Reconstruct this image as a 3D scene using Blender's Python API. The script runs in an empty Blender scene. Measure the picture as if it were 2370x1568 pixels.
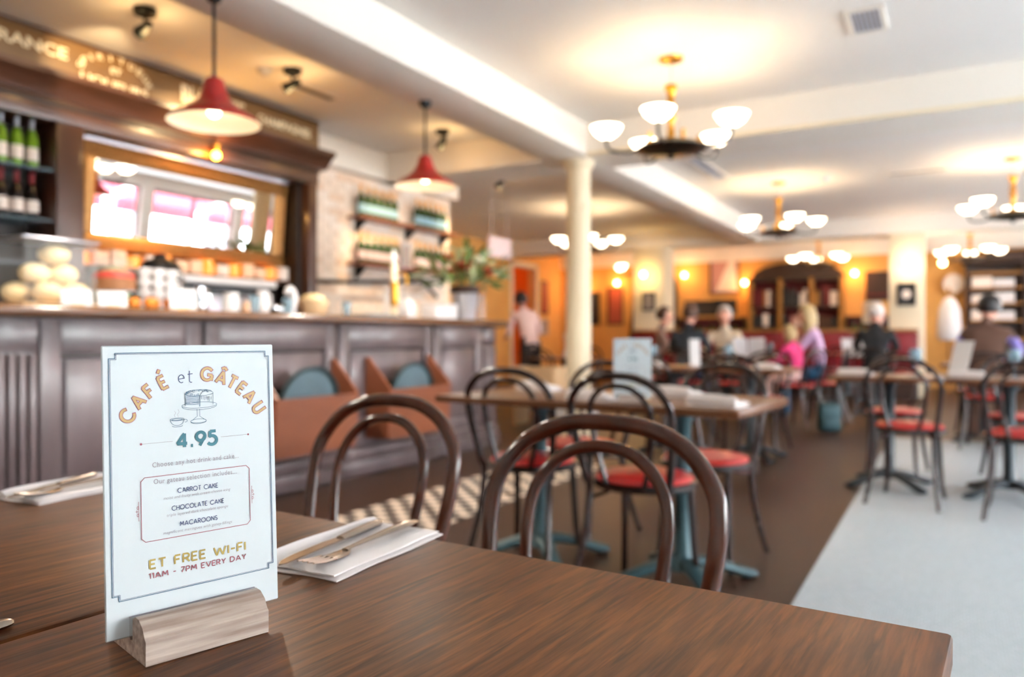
import bpy, bmesh, math, random
from mathutils import Vector, Matrix, Euler
random.seed(7)
PI = math.pi
S = bpy.context.scene
C = S.collection

# ------------------------------------------------------------------ camera
YAW = math.radians(29.55)
cam_d = bpy.data.cameras.new('camera')
cam = bpy.data.objects.new('camera', cam_d); C.objects.link(cam)
cam.location = (0, 0, 1.01)
cam.rotation_euler = (PI/2, 0, YAW)
cam_d.sensor_width = 36
cam_d.lens = 36*1790/2370
cam_d.shift_y = -4/2370
cam_d.clip_start = 0.02
cam_d.dof.use_dof = True
cam_d.dof.focus_distance = 0.68
cam_d.dof.aperture_fstop = 3.8
S.camera = cam

# ------------------------------------------------------------------ sky, exposure
world = bpy.data.worlds.new('world'); S.world = world
world.use_nodes = True
bg = world.node_tree.nodes['Background']
bg.inputs[0].default_value = (0.74, 0.88, 1.0, 1)
bg.inputs[1].default_value = 11.0
S.view_settings.view_transform = 'Standard'
S.view_settings.look = 'None'
S.view_settings.gamma = 1
S.view_settings.use_curve_mapping = False
S.view_settings.exposure = 1.42
sun_d = bpy.data.lights.new('sun', 'SUN'); sun_d.energy = 30; sun_d.angle = .01; sun_d.color = (1, .98, .95)
sun = bpy.data.objects.new('sun', sun_d); C.objects.link(sun)
sun.rotation_euler = Vector((.45, .1, -1)).to_track_quat('-Z', 'Y').to_euler()   # high sun on the street, from behind the building
S.cycles.use_denoising = True
S.cycles.max_bounces = 8
S.cycles.diffuse_bounces = 5
S.cycles.glossy_bounces = 4
S.cycles.transparent_max_bounces = 12
S.cycles.caustics_reflective = False
S.cycles.caustics_refractive = False
S.cycles.sample_clamp_indirect = 6

# ------------------------------------------------------------------ materials
MATS = {}
def srgb(r, g, b):
    f = lambda v: (v/255/12.92) if v/255 <= .04045 else ((v/255+.055)/1.055)**2.4
    return (f(r), f(g), f(b), 1)
def mat(name, col, rough=.5, metal=0, spec=.5, noise=0, scale=8, stretch=(1,1,1), bump=0, emit=None, estr=0, alpha=1, trans=0, coat=0, col2=None, coord='Object', bscale=None):
    m = bpy.data.materials.new(name); m.use_nodes = True
    nt = m.node_tree; p = nt.nodes['Principled BSDF']
    c = srgb(*col)
    p.inputs['Base Color'].default_value = c
    p.inputs['Roughness'].default_value = rough
    p.inputs['Metallic'].default_value = metal
    p.inputs['Specular IOR Level'].default_value = spec
    p.inputs['Alpha'].default_value = alpha
    p.inputs['Transmission Weight'].default_value = trans
    p.inputs['Coat Weight'].default_value = coat
    p.inputs['Coat Roughness'].default_value = .12
    if emit:
        p.inputs['Emission Color'].default_value = srgb(*emit); p.inputs['Emission Strength'].default_value = estr
    if noise or bump:
        tc = nt.nodes.new('ShaderNodeTexCoord'); mp = nt.nodes.new('ShaderNodeMapping'); nz = nt.nodes.new('ShaderNodeTexNoise')
        mp.inputs['Scale'].default_value = stretch
        nz.inputs['Scale'].default_value = scale; nz.inputs['Detail'].default_value = 5
        nt.links.new(tc.outputs[coord], mp.inputs[0]); nt.links.new(mp.outputs[0], nz.inputs['Vector'])
        if noise:
            rp = nt.nodes.new('ShaderNodeValToRGB')
            d = srgb(*col2) if col2 else tuple(v*(1-noise) for v in c[:3])+(1,)
            rp.color_ramp.elements[0].position = .3; rp.color_ramp.elements[1].position = .7
            rp.color_ramp.elements[0].color = d; rp.color_ramp.elements[1].color = c
            nt.links.new(nz.outputs['Fac'], rp.inputs[0]); nt.links.new(rp.outputs[0], p.inputs['Base Color'])
        if bump:
            b = nt.nodes.new('ShaderNodeBump'); b.inputs['Strength'].default_value = bump; b.inputs['Distance'].default_value = .002
            nt.links.new(nz.outputs['Fac'], b.inputs['Height']); nt.links.new(b.outputs[0], p.inputs['Normal'])
    MATS[name] = m
    return m
def table_wood(name, ca, cb, cc, rough, axis_scale, bumps=.25):
    """stained oak: long grain streaks plus cathedral bands, along local y"""
    m = mat(name, ca, rough, spec=.17); nt = m.node_tree; p = nt.nodes['Principled BSDF']
    tc = nt.nodes.new('ShaderNodeTexCoord'); mp = nt.nodes.new('ShaderNodeMapping'); mp.inputs['Scale'].default_value = axis_scale
    n1 = nt.nodes.new('ShaderNodeTexNoise'); n1.inputs['Scale'].default_value = 170; n1.inputs['Detail'].default_value = 6
    wv = nt.nodes.new('ShaderNodeTexWave'); wv.inputs['Scale'].default_value = 11; wv.inputs['Distortion'].default_value = 7; wv.inputs['Detail'].default_value = 3; wv.inputs['Detail Scale'].default_value = 1.2
    wv.bands_direction = 'X'
    r1 = nt.nodes.new('ShaderNodeValToRGB'); r1.color_ramp.elements[0].position = .36; r1.color_ramp.elements[1].position = .66
    r1.color_ramp.elements[0].color = srgb(*cc); r1.color_ramp.elements[1].color = srgb(*ca)
    mx = nt.nodes.new('ShaderNodeMix'); mx.data_type = 'RGBA'
    mx.inputs['B'].default_value = srgb(*cb)
    ml = nt.nodes.new('ShaderNodeMath'); ml.operation = 'MULTIPLY'; ml.inputs[1].default_value = .55
    L = nt.links.new
    L(tc.outputs['Object'], mp.inputs[0]); L(mp.outputs[0], n1.inputs['Vector']); L(mp.outputs[0], wv.inputs['Vector'])
    L(n1.outputs['Fac'], r1.inputs[0]); L(wv.outputs['Fac'], ml.inputs[0]); L(ml.outputs[0], mx.inputs['Factor'])
    L(r1.outputs[0], mx.inputs['A']); L(mx.outputs[2], p.inputs['Base Color'])
    b = nt.nodes.new('ShaderNodeBump'); b.inputs['Strength'].default_value = bumps; b.inputs['Distance'].default_value = .0015
    L(n1.outputs['Fac'], b.inputs['Height']); L(b.outputs[0], p.inputs['Normal'])
    return m
table_wood('table', (124, 74, 38), (92, 53, 27), (58, 33, 18), .4, (1, .07, 1))
table_wood('table_far', (128, 84, 56), (100, 62, 40), (84, 52, 34), .3, (1, .12, 1), .05)
mat('chair', (80, 39, 23), .13, noise=.45, scale=20, stretch=(1,1,.2))
mat('chair_dark', (48, 27, 22), .12, noise=.4, scale=20, stretch=(1,1,.2))
mat('red_seat', (196, 38, 36), .38, noise=.2, scale=9, coat=.15)
mat('cast_iron', (52, 84, 92), .45, metal=.2, noise=.3, scale=12)
mat('iron_dark', (36, 46, 52), .45, metal=.2)
mat('bar', (112, 96, 98), .33, noise=.4, scale=5, stretch=(1,1,.25), coat=.25, bump=.1)
mat('bar_dark', (44, 28, 26), .4)
mat('bar_top', (112, 74, 46), .22, noise=.4, scale=10, stretch=(1,.1,1), coat=.5)
mat('cab', (86, 54, 40), .35, noise=.4, scale=8, stretch=(1,.3,.3), coat=.2)
mat('cab_dark', (34, 22, 18), .5)
mat('rack_wood', (146, 84, 56), .4, noise=.25, scale=6, stretch=(.3,.3,1))
mat('tray', (104, 126, 136), .45, noise=.15, scale=5)
mat('tray_rim', (44, 66, 70), .4)
mat('ceiling', (240, 236, 232), .85, noise=.02, scale=2)
mat('plaster', (240, 232, 222), .85)
mat('cream', (238, 222, 192), .7, noise=.05, scale=3)
mat('ochre', (226, 168, 92), .75, noise=.12, scale=2)
mat('orange', (232, 132, 34), .7)
mat('brick', (246, 226, 208), .85, noise=.12, scale=7, bump=.5)
mat('brick_b', (240, 210, 184), .85, noise=.15, scale=7, bump=.5)
mat('brick_c', (248, 232, 218), .85, noise=.1, scale=7, bump=.5)
mat('mortar', (236, 216, 198), .9)
table_wood('floor_wood', (74, 52, 40), (60, 40, 31), (50, 35, 28), .42, (1.2, .15, 1), .15)
mat('tile_black', (34, 34, 38), .35); mat('tile_white', (236, 218, 200), .35)
mat('grout', (110, 100, 92), .8)
mat('brass', (196, 140, 50), .28, metal=.9); mat('gold_frame', (196, 146, 88), .42, metal=.55, noise=.4, scale=45, bump=.8)
mat('bronze', (26, 25, 18), .3, metal=.3); mat('black', (22, 23, 26), .4); mat('black_metal', (30, 36, 40), .4, metal=.5)
mat('red_enamel', (170, 36, 32), .3, coat=.3); mat('shade_inner_glow', (252, 244, 224), .5, emit=(255, 226, 176), estr=.22)  # lining emits a little itself, standing in for bulb light on it
mat('bulb', (255, 240, 210), .4, emit=(255, 226, 186), estr=6); mat('bowl_glass', (255, 244, 222), .35, emit=(255, 230, 194), estr=4.4)
mat('sconce_bulb', (255, 220, 170), .4, emit=(255, 186, 110), estr=16); mat('amber_bulb', (255, 170, 60), .4, emit=(255, 150, 40), estr=30)
mat('sconce_shade', (248, 170, 110), .5, emit=(255, 120, 60), estr=2.2)
mat('mirror', (245, 247, 248), .015, metal=1)
mat('sign_board', (128, 94, 52), .55, noise=.35, scale=5, stretch=(1,.15,1)); mat('sign_paint', (244, 226, 190), .6)
mat('card', (207, 215, 219), .6); mat('print_blue', (52, 92, 120), .6); mat('print_navy', (44, 58, 104), .6); mat('print_gold', (186, 156, 104), .5)
mat('print_mauve', (152, 62, 92), .6); mat('print_grey', (150, 140, 150), .6); mat('print_red', (150, 72, 84), .6); mat('print_olive', (168, 146, 74), .6); mat('print_teal', (50, 112, 126), .6)
mat('print_pale', (186, 196, 206), .6)
mat('holder_wood', (200, 184, 172), .6, noise=.35, scale=150, stretch=(.06,1,1), bump=.5, col2=(138, 116, 104))
mat('acrylic', (225, 235, 235), .05, alpha=.12)
mat('napkin', (236, 228, 226), .8, noise=.03, scale=40, bump=.15); mat('steel', (176, 160, 146), .22, metal=1)
mat('silver', (226, 226, 234), .3, metal=.6); mat('chrome', (220, 224, 232), .12, metal=1); mat('steel_soft', (190, 190, 200), .35, metal=.9)
mat('glass', (240, 246, 248), .04, alpha=.16); mat('glass_blue', (150, 180, 196), .1, alpha=.45)
mat('bottle_green', (40, 74, 30), .12, coat=.3); mat('bottle_lime', (112, 150, 40), .12); mat('bottle_dark', (26, 18, 20), .12)
mat('label_white', (240, 226, 216), .6); mat('label_blue', (166, 206, 222), .6); mat('foil_gold', (236, 172, 60), .35, metal=.4); mat('foil_red', (130, 24, 30), .4)
mat('white', (218, 216, 218), .6); mat('porcelain', (226, 222, 222), .3); mat('pinkish', (240, 214, 214), .6)
mat('cake_cream', (244, 220, 170), .7, noise=.15, scale=12); mat('cake_red', (206, 74, 62), .6, noise=.3, scale=14); mat('cake_brown', (150, 98, 60), .7, noise=.3, scale=14); mat('fruit_green', (164, 176, 120), .6); mat('orange_fruit', (226, 132, 40), .5)
mat('amber', (240, 150, 50), .3, emit=(255, 150, 40), estr=.35); mat('peach', (246, 204, 170), .5); mat('strip', (255, 190, 110), .4, emit=(255, 160, 60), estr=8)  # amber glass has a backlight glow put into its colour
mat('leaf', (112, 140, 72), .55, noise=.35, scale=10); mat('leaf_pale', (190, 206, 160), .55); mat('petal_red', (170, 70, 40), .6); mat('petal_pale', (236, 226, 200), .6)
mat('red_leather', (140, 18, 30), .4, noise=.25, scale=5); mat('dark_wood', (64, 40, 28), .45, noise=.35, scale=8, stretch=(1,1,.3)); mat('gold_wood', (170, 118, 54), .5)
mat('deep_red', (104, 22, 26), .6); mat('pic_dark', (46, 44, 46), .5); mat('pic_grey', (150, 140, 138), .6); mat('pic_pink', (206, 150, 138), .6); mat('pic_red', (170, 80, 60), .6)
mat('skin_tone', (226, 164, 140), .55); mat('hair_blond', (206, 176, 124), .5, noise=.3, scale=40); mat('hair_brown', (88, 58, 42), .5); mat('hair_black', (30, 24, 24), .45); mat('hair_grey', (206, 196, 190), .5)
mat('cloth_lilac', (206, 170, 206), .8, noise=.1, scale=14); mat('cloth_jeans', (34, 92, 128), .8, noise=.2, scale=30); mat('cloth_pink', (224, 52, 120), .8); mat('cloth_charcoal', (44, 50, 58), .8); mat('cloth_tan', (150, 120, 108), .8)
mat('cloth_rose', (232, 196, 188), .8); mat('cloth_black', (26, 28, 32), .8); mat('cloth_violet', (140, 126, 196), .8); mat('cloth_sky', (196, 214, 232), .8); mat('cloth_brown', (92, 62, 48), .8); mat('cloth_navy', (34, 50, 74), .8); mat('cloth_cream', (236, 220, 196), .8); mat('shoe', (40, 34, 34), .5)
mat('mosaic', (184, 193, 199), .5, noise=.08, scale=70, bump=.3); mat('vent', (190, 194, 208), .6); mat('vent_dark', (150, 138, 128), .7)
mat('pavement', (190, 190, 188), .9, noise=.1, scale=3); mat('awning', (226, 96, 120), .8); mat('frame_paint', (92, 24, 34), .5); mat('facade', (236, 234, 230), .8); mat('facade_dark', (90, 96, 104), .7)
mat('pale_wood', (226, 190, 146), .6, noise=.15, scale=6, stretch=(1,1,.2))

def mosaic_grid():
    nt = MATS['mosaic'].node_tree; p = nt.nodes['Principled BSDF']; L = nt.links.new
    src = p.inputs['Base Color'].links[0].from_socket
    tc = nt.nodes.new('ShaderNodeTexCoord'); b = nt.nodes.new('ShaderNodeTexBrick'); b.offset = .5
    b.inputs['Scale'].default_value = 1; b.inputs['Brick Width'].default_value = .022; b.inputs['Row Height'].default_value = .022; b.inputs['Mortar Size'].default_value = .0014
    b.inputs['Color1'].default_value = (1,1,1,1); b.inputs['Color2'].default_value = (.88,.9,.9,1); b.inputs['Mortar'].default_value = (.62,.63,.64,1)
    mx = nt.nodes.new('ShaderNodeMix'); mx.data_type = 'RGBA'; mx.blend_type = 'MULTIPLY'; mx.inputs['Factor'].default_value = 1
    L(tc.outputs['Object'], b.inputs['Vector']); L(src, mx.inputs['A']); L(b.outputs['Color'], mx.inputs['B']); L(mx.outputs[2], p.inputs['Base Color'])
mosaic_grid()

# ------------------------------------------------------------------ mesh helpers
class MB:
    def __init__(s): s.v = []; s.f = []
    def add(s, vs, fs):
        n = len(s.v); s.v += [tuple(v) for v in vs]; s.f += [tuple(i+n for i in f) for f in fs]; return s
    def box(s, x0, x1, y0, y1, z0, z1):
        vs = [(x0,y0,z0),(x1,y0,z0),(x1,y1,z0),(x0,y1,z0),(x0,y0,z1),(x1,y0,z1),(x1,y1,z1),(x0,y1,z1)]
        return s.add(vs, [(0,3,2,1),(4,5,6,7),(0,1,5,4),(1,2,6,5),(2,3,7,6),(3,0,4,7)])
    def rbox(s, x0, x1, y0, y1, z0, z1, r=.004, seg=2):
        bm = bmesh.new(); bmesh.ops.create_cube(bm, size=1)
        bmesh.ops.scale(bm, verts=bm.verts, vec=(x1-x0, y1-y0, z1-z0))
        bmesh.ops.translate(bm, verts=bm.verts, vec=((x0+x1)/2, (y0+y1)/2, (z0+z1)/2))
        bmesh.ops.bevel(bm, geom=bm.edges[:]+bm.verts[:], offset=r, segments=seg, affect='EDGES', profile=.5)
        return s.bm(bm)
    def bm(s, bm):
        bm.verts.index_update()
        s.add([v.co[:] for v in bm.verts], [[v.index for v in f.verts] for f in bm.faces]); bm.free(); return s
    def lathe(s, prof, c=(0,0,0), seg=24, cap=True):
        vs = []; fs = []; n = len(prof)
        for i in range(seg):
            a = 2*PI*i/seg
            for r, z in prof: vs.append((c[0]+r*math.cos(a), c[1]+r*math.sin(a), c[2]+z))
        for i in range(seg):
            j = (i+1) % seg
            for k in range(n-1): fs.append((i*n+k, j*n+k, j*n+k+1, i*n+k+1))
        if cap:
            if prof[0][0] > 1e-5: fs.append(tuple(i*n for i in range(seg))[::-1])
            if prof[-1][0] > 1e-5: fs.append(tuple(i*n+n-1 for i in range(seg)))
        return s.add(vs, fs)
    def tube(s, pts, r=.01, seg=8, smooth=0, closed=False, flat=1):
        pts = [Vector(p) for p in pts]
        rs = r if isinstance(r, (list, tuple)) else [r]*len(pts)
        if smooth:
            q = []; qr = []
            for i in range(len(pts)-1):
                p0 = pts[max(i-1,0)]; p1 = pts[i]; p2 = pts[i+1]; p3 = pts[min(i+2,len(pts)-1)]
                for k in range(smooth):
                    t = k/smooth
                    q.append(.5*((2*p1)+(p2-p0)*t+(2*p0-5*p1+4*p2-p3)*t*t+(3*p1-p0-3*p2+p3)*t**3)); qr.append(rs[i]*(1-t)+rs[i+1]*t)
            q.append(pts[-1]); qr.append(rs[-1]); pts = q; rs = qr
        vs = []; fs = []; n = len(pts); up = None
        for i, p in enumerate(pts):
            d = (pts[min(i+1,n-1)]-pts[max(i-1,0)]).normalized()
            if up is None:
                up = Vector((0,0,1)) if abs(d.z) < .9 else Vector((0,1,0))
            a = d.cross(up)
            if a.length < 1e-5: a = d.cross(Vector((1,.3,0)))
            a.normalize(); b = a.cross(d).normalized(); up = b
            for k in range(seg):
                t = 2*PI*k/seg
                vs.append(p + a*math.cos(t)*rs[i] + b*math.sin(t)*rs[i]*flat)
        for i in range(n-1):
            for k in range(seg):
                l = (k+1) % seg
                fs.append((i*seg+k, i*seg+l, (i+1)*seg+l, (i+1)*seg+k))
        fs.append(tuple(range(seg))[::-1]); fs.append(tuple(range((n-1)*seg, n*seg)))
        return s.add(vs, fs)
    def prism(s, poly, axis, a, b):
        """poly in the two other axes (x:(y,z), y:(x,z), z:(x,y)) extruded from a to b"""
        def P(u, v, w): return {'x': (w,u,v), 'y': (u,w,v), 'z': (u,v,w)}[axis]
        n = len(poly); vs = [P(u,v,a) for u,v in poly]+[P(u,v,b) for u,v in poly]
        fs = [tuple(range(n))[::-1], tuple(range(n,2*n))]+[(i,(i+1)%n,n+(i+1)%n,n+i) for i in range(n)]
        return s.add(vs, fs)
    def ball(s, c, r, seg=12, rings=8):
        rx, ry, rz = r if isinstance(r, (tuple, list)) else (r,r,r)
        vs = [(c[0],c[1],c[2]-rz)]; fs = []
        for j in range(1, rings):
            a = -PI/2+PI*j/rings
            for i in range(seg):
                t = 2*PI*i/seg; vs.append((c[0]+rx*math.cos(a)*math.cos(t), c[1]+ry*math.cos(a)*math.sin(t), c[2]+rz*math.sin(a)))
        vs.append((c[0],c[1],c[2]+rz)); N = len(vs)-1
        for i in range(seg): fs.append((0, 1+(i+1)%seg, 1+i)); fs.append((N, 1+(rings-2)*seg+i, 1+(rings-2)*seg+(i+1)%seg))
        for j in range(rings-2):
            for i in range(seg):
                a = 1+j*seg+i; b = 1+j*seg+(i+1)%seg; fs.append((a,b,b+seg,a+seg))
        return s.add(vs, fs)
    def xf(s, M):
        s.v = [tuple(M @ Vector(v)) for v in s.v]; return s
    def build(s, name, m, parent=None, smooth=True, fix=True):
        me = bpy.data.meshes.new(name); me.from_pydata(s.v, [], s.f)
        if fix:
            bm = bmesh.new(); bm.from_mesh(me); bmesh.ops.recalc_face_normals(bm, faces=bm.faces[:]); bm.to_mesh(me); bm.free()
        return link(name, me, m, parent, smooth)
def link(name, me, m, parent=None, smooth=True):
    for k in (m if isinstance(m, (list, tuple)) else [m]): me.materials.append(MATS[k])
    if smooth:
        me.shade_smooth(); me.set_sharp_from_angle(angle=math.radians(38))
    o = bpy.data.objects.new(name, me); C.objects.link(o)
    if parent: o.parent = parent
    return o
def tag(o, label, cat, group=None):
    o['label'] = label; o['category'] = cat
    if group: o['group'] = group
    return o
def thing(name, label, cat, loc=(0,0,0), rz=0, group=None):
    o = bpy.data.objects.new(name, None); C.objects.link(o); o.empty_display_size = .1
    o.location = loc; o.rotation_euler = (0,0,rz)
    return tag(o, label, cat, group)
def struct(o, label=None):
    o['kind'] = 'structure'
    if label: o['label'] = label
    return o
def copy_tree(o, loc=None, rz=None, label=None, group=None, parent=None):
    c = o.copy(); C.objects.link(c)
    if parent: c.parent = parent
    if loc is not None: c.location = loc
    if rz is not None: c.rotation_euler = (0,0,rz)
    if label: c['label'] = label
    if group: c['group'] = group
    for ch in o.children: copy_tree(ch, parent=c)
    return c
def boxo(name, m, b, parent=None, r=0):
    q = MB(); (q.rbox(*b, r) if r else q.box(*b)); return q.build(name, m, parent)
def lamp(parent, loc, power, col, r=.05, name='light', spot=None, aim=None):
    d = bpy.data.lights.new(name, 'SPOT' if spot else 'POINT'); d.energy = power; d.color = col; d.shadow_soft_size = r
    if spot: d.spot_size = spot; d.spot_blend = .6
    o = bpy.data.objects.new(name, d); C.objects.link(o); o.location = loc
    if aim is not None:
        o.rotation_euler = (Vector(aim)-Vector(loc)).to_track_quat('-Z', 'Y').to_euler()
    if parent:
        o.parent = parent
    return o

# ------------------------------------------------------------------ room shell
CZ = 3.05; XR = 5.2; YF = -2.2; YB = 17.5; XL = -5.6; XLL = -8.5; YO = 8.25
struct(boxo('floor', 'floor_wood', (XLL-.2, XR+.2, YF-.2, YB+.2, -.1, 0)), 'dark stained timber floor')
struct(boxo('floor_mosaic', 'mosaic', (-.52, XR, YF, 8.6, .0005, .004)), 'pale grey fine mosaic tile floor area')
fg = struct(boxo('floor_tile_band', 'grout', (-2.985, -2.345, 2.9, 5.62, .0005, .003)), 'black and white chequered tile band along the bar')
tm = {}
for i in range(8):
    for j in range(34):
        k = 'tile_black' if (i+j) % 2 else 'tile_white'
        if k not in tm:
            o = boxo('tile', k, (-.0375, .0375, -.0375, .0375, 0, .003), fg); tm[k] = o
        else:
            o = tm[k].copy(); C.objects.link(o)
        o.location = (-2.945+i*.08, 2.94+j*.08, .0028)
struct(boxo('ceiling', 'ceiling', (XLL-.2, XR+.2, YF-.2, YB+.2, CZ, CZ+.15)), 'off-white plaster ceiling')
# beams
struct(boxo('trim_1', 'plaster', (-3.51, -3.03, YF, 14.5, 2.75, CZ), r=.012), 'white boxed ceiling beam running over the bar front')
q = MB().box(-5.6, -3.51, 6.8, 7.45, 2.75, CZ); q.box(-3.03, XR, 6.8, 7.45, 2.75, CZ)
struct(q.build('trim_2', 'plaster'), 'white boxed cross beam above the cream column')
struct(boxo('trim_3', 'plaster', (XLL, XR, 14.5, 15.1, 2.75, CZ), r=.01), 'white boxed cross beam in front of the rear wall')
struct(boxo('trim_4', 'plaster', (XL, XL+.14, 5.2, YO, 2.75, CZ), r=.01), 'white frieze above the painted brick wall')
struct(boxo('trim_5', 'cream', (-3.03, XR, 6.785, 6.8, 2.745, 2.775)), 'thin cream moulding along the cross beam')
# walls
bw = struct(boxo('wall_left', 'mortar', (XL-.2, XL, YF, YO, 0, CZ)), 'cream painted brick wall behind the bar')
bm_ = [MB().rbox(-.004, .009, -.1075, .1075, -.0325, .0325, .003, 1).build('brick', k, bw) for k in ('brick','brick_b','brick_c')]
for o in bm_: o.location = (XL, 5.6, 1.2)
first = [True]*3
for r in range(20):
    for k in range(13):
        y = 5.48+k*.2225+(.11 if r % 2 else 0)
        if y > YO-.11: continue
        t = random.choice((0,0,1,2,2))
        if first[t]: o = bm_[t]; first[t] = False
        else: o = bm_[t].copy(); C.objects.link(o)
        o.location = (XL+random.uniform(-.002,.002), y, 1.27+r*.075)
struct(boxo('wall_left_return', 'cream', (XLL, XL-.2, YO-.2, YO, 0, CZ)), 'cream return wall at the end of the bar')
# rear left wall with the doorway
q = MB(); q.box(XLL-.2, XLL, YO, 15.0, 0, CZ); q.box(XLL-.2, XLL, 15.0, 16.1, 2.6, CZ); q.box(XLL-.2, XLL, 16.1, YB, 0, CZ)
struct(q.build('wall_left_rear', 'ochre'), 'ochre side wall with an open doorway')
q = MB(); q.box(XLL-1.9, XLL-1.7, 14.2, 17.2, 0, CZ); q.box(XLL-1.7, XLL-.2, 16.6, 16.8, 0, CZ); q.box(XLL-1.7, XLL-.2, 14.2, 14.4, 0, CZ); q.box(XLL-1.7, XLL-.2, 14.2, 16.8, 2.9, CZ)
struct(q.build('wall_alcove', 'orange'), 'bright orange walls of the passage beyond the doorway')
struct(boxo('floor_alcove', 'floor_wood', (XLL-1.9, XLL-.2, 14.2, 17, -.1, 0)), 'dark floor of the passage beyond the doorway')
q = MB(); q.box(XLL-.02, XLL+.03, 14.9, 15.0, 0, 2.7); q.box(XLL-.02, XLL+.03, 16.1, 16.2, 0, 2.7); q.box(XLL-.02, XLL+.03, 14.9, 16.2, 2.6, 2.7)
struct(q.build('door_1', 'cream'), 'cream painted surround of the open doorway')
struct(boxo('wall_back', 'ochre', (XLL-.2, XR+.2, YB, YB+.2, 0, CZ)), 'warm ochre rear wall')
struct(boxo('trim_6', 'plaster', (XLL, XR, YB-.06, YB, 2.7, CZ), r=.01), 'pale cornice band along the rear wall')
# street walls with windows
def window_wall(axis, pos, spans, lo, hi, name, desc, nwin, out):
    q = MB(); t = .25*out
    def bx(a, b, z0, z1):
        p0, p1 = sorted((pos, pos+t))
        (q.box(p0, p1, a, b, z0, z1) if axis == 'x' else q.box(a, b, p0, p1, z0, z1))
    bx(lo, hi, 0, .55); bx(lo, hi, 2.75, CZ)
    e = lo
    for a, b in spans: bx(e, a, .55, 2.75); e = b
    bx(e, hi, .55, 2.75)
    struct(q.build(name, 'plaster'), desc)
    for a, b in spans:
        nwin += 1
        w = MB()
        def fb(a0, b0, z0, z1):
            p0, p1 = sorted((pos+t*.35, pos+t*.6))
            (w.box(p0, p1, a0, b0, z0, z1) if axis == 'x' else w.box(a0, b0, p0, p1, z0, z1))
        fb(a, a+.06, .55, 2.75); fb(b-.06, b, .55, 2.75); fb(a, b, .55, .63); fb(a, b, 2.68, 2.75)
        mid = (a+b)/2; fb(mid-.03, mid+.03, .63, 2.68); fb(a, b, 2.15, 2.2)
        fr = struct(w.build('window_%d' % nwin, 'frame_paint'), 'tall street window with a dark red frame')
        g = MB(); p = pos+t*.5
        (g.box(p-.003, p+.003, a+.06, b-.06, .63, 2.68) if axis == 'x' else g.box(a+.06, b-.06, p-.003, p+.003, .63, 2.68))
        pane = g.build('pane', 'glass', fr); pane.visible_shadow = True
        d = bpy.data.lights.new('daylight_portal', 'AREA'); d.shape = 'RECTANGLE'; d.cycles.is_portal = True
        d.size = b-a; d.size_y = 2.2
        o = bpy.data.objects.new('daylight_portal', d); C.objects.link(o)
        if axis == 'x': o.location = (pos+t*.95, mid, 1.65); o.rotation_euler = (PI/2, 0, PI/2)
        else: o.location = (mid, pos+t*.95, 1.65); o.rotation_euler = (PI/2, 0, PI if out < 0 else 0)
    return nwin
MATS['glass'].node_tree.nodes['Principled BSDF'].inputs['Alpha'].default_value = .1
n = window_wall('x', XR, [(-1.6+i*2.6, .7+i*2.6) for i in range(1, 7)], YF-.2, YB+.2, 'wall_right', 'street wall with tall windows', 0, 1)
struct(boxo('wall_front', 'plaster', (XLL, XR+.25, YF-.25, YF, 0, CZ)), 'plain plaster wall facing the rear wall')
struct(boxo('ground', 'pavement', (-20, 30, -22, 40, -.25, -.12)), 'pale paving outside the windows')
for i, y in enumerate((6.2, 8.8, 11.4, 14.0)):
    a = MB().prism([(XR+.27, 2.9), (XR+1.5, 2.45), (XR+1.5, 2.2), (XR+1.46, 2.2), (XR+1.46, 2.42), (XR+.27, 2.85)], 'y', y, y+2.3).build('awning', 'awning')
    tag(a, 'red fabric shop awning outside the street windows', 'awning', 'awnings outside the windows')
o = boxo('house_front', 'facade', (17, 18, -6, 34, -.2, 7)); tag(o, 'white building front across the street', 'building')
for i in range(7):
    boxo('window', 'facade_dark', (16.95, 17.02, -3+i*4.2, -1.6+i*4.2, .9, 2.6), o)

# ------------------------------------------------------------------ column and pillars
t = thing('column', 'round cream column under the ceiling beam beside the bar', 'column', (-3.21, 7.0, 0)); t['kind'] = 'structure'
MB().lathe([(.125,.12),(.122,1.5),(.115,2.68)], seg=40).build('shaft', 'cream', t)
MB().lathe([(.17,0),(.17,.05),(.15,.08),(.135,.12)], seg=40).build('base', 'cream', t)
MB().lathe([(.118,2.66),(.14,2.68),(.15,2.72),(.16,2.75)], seg=40).build('capital', 'cream', t)
for x0, x1, nm in ((-5.46,-4.82,'square cream pillar by the archway with a small framed picture'), (-.905,-.38,'square cream pillar between the banquette and the dresser')):
    o = boxo('pillar', 'cream', (x0, x1, 14.5, 15.1, 0, 2.75), r=.01); struct(o, nm)

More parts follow.
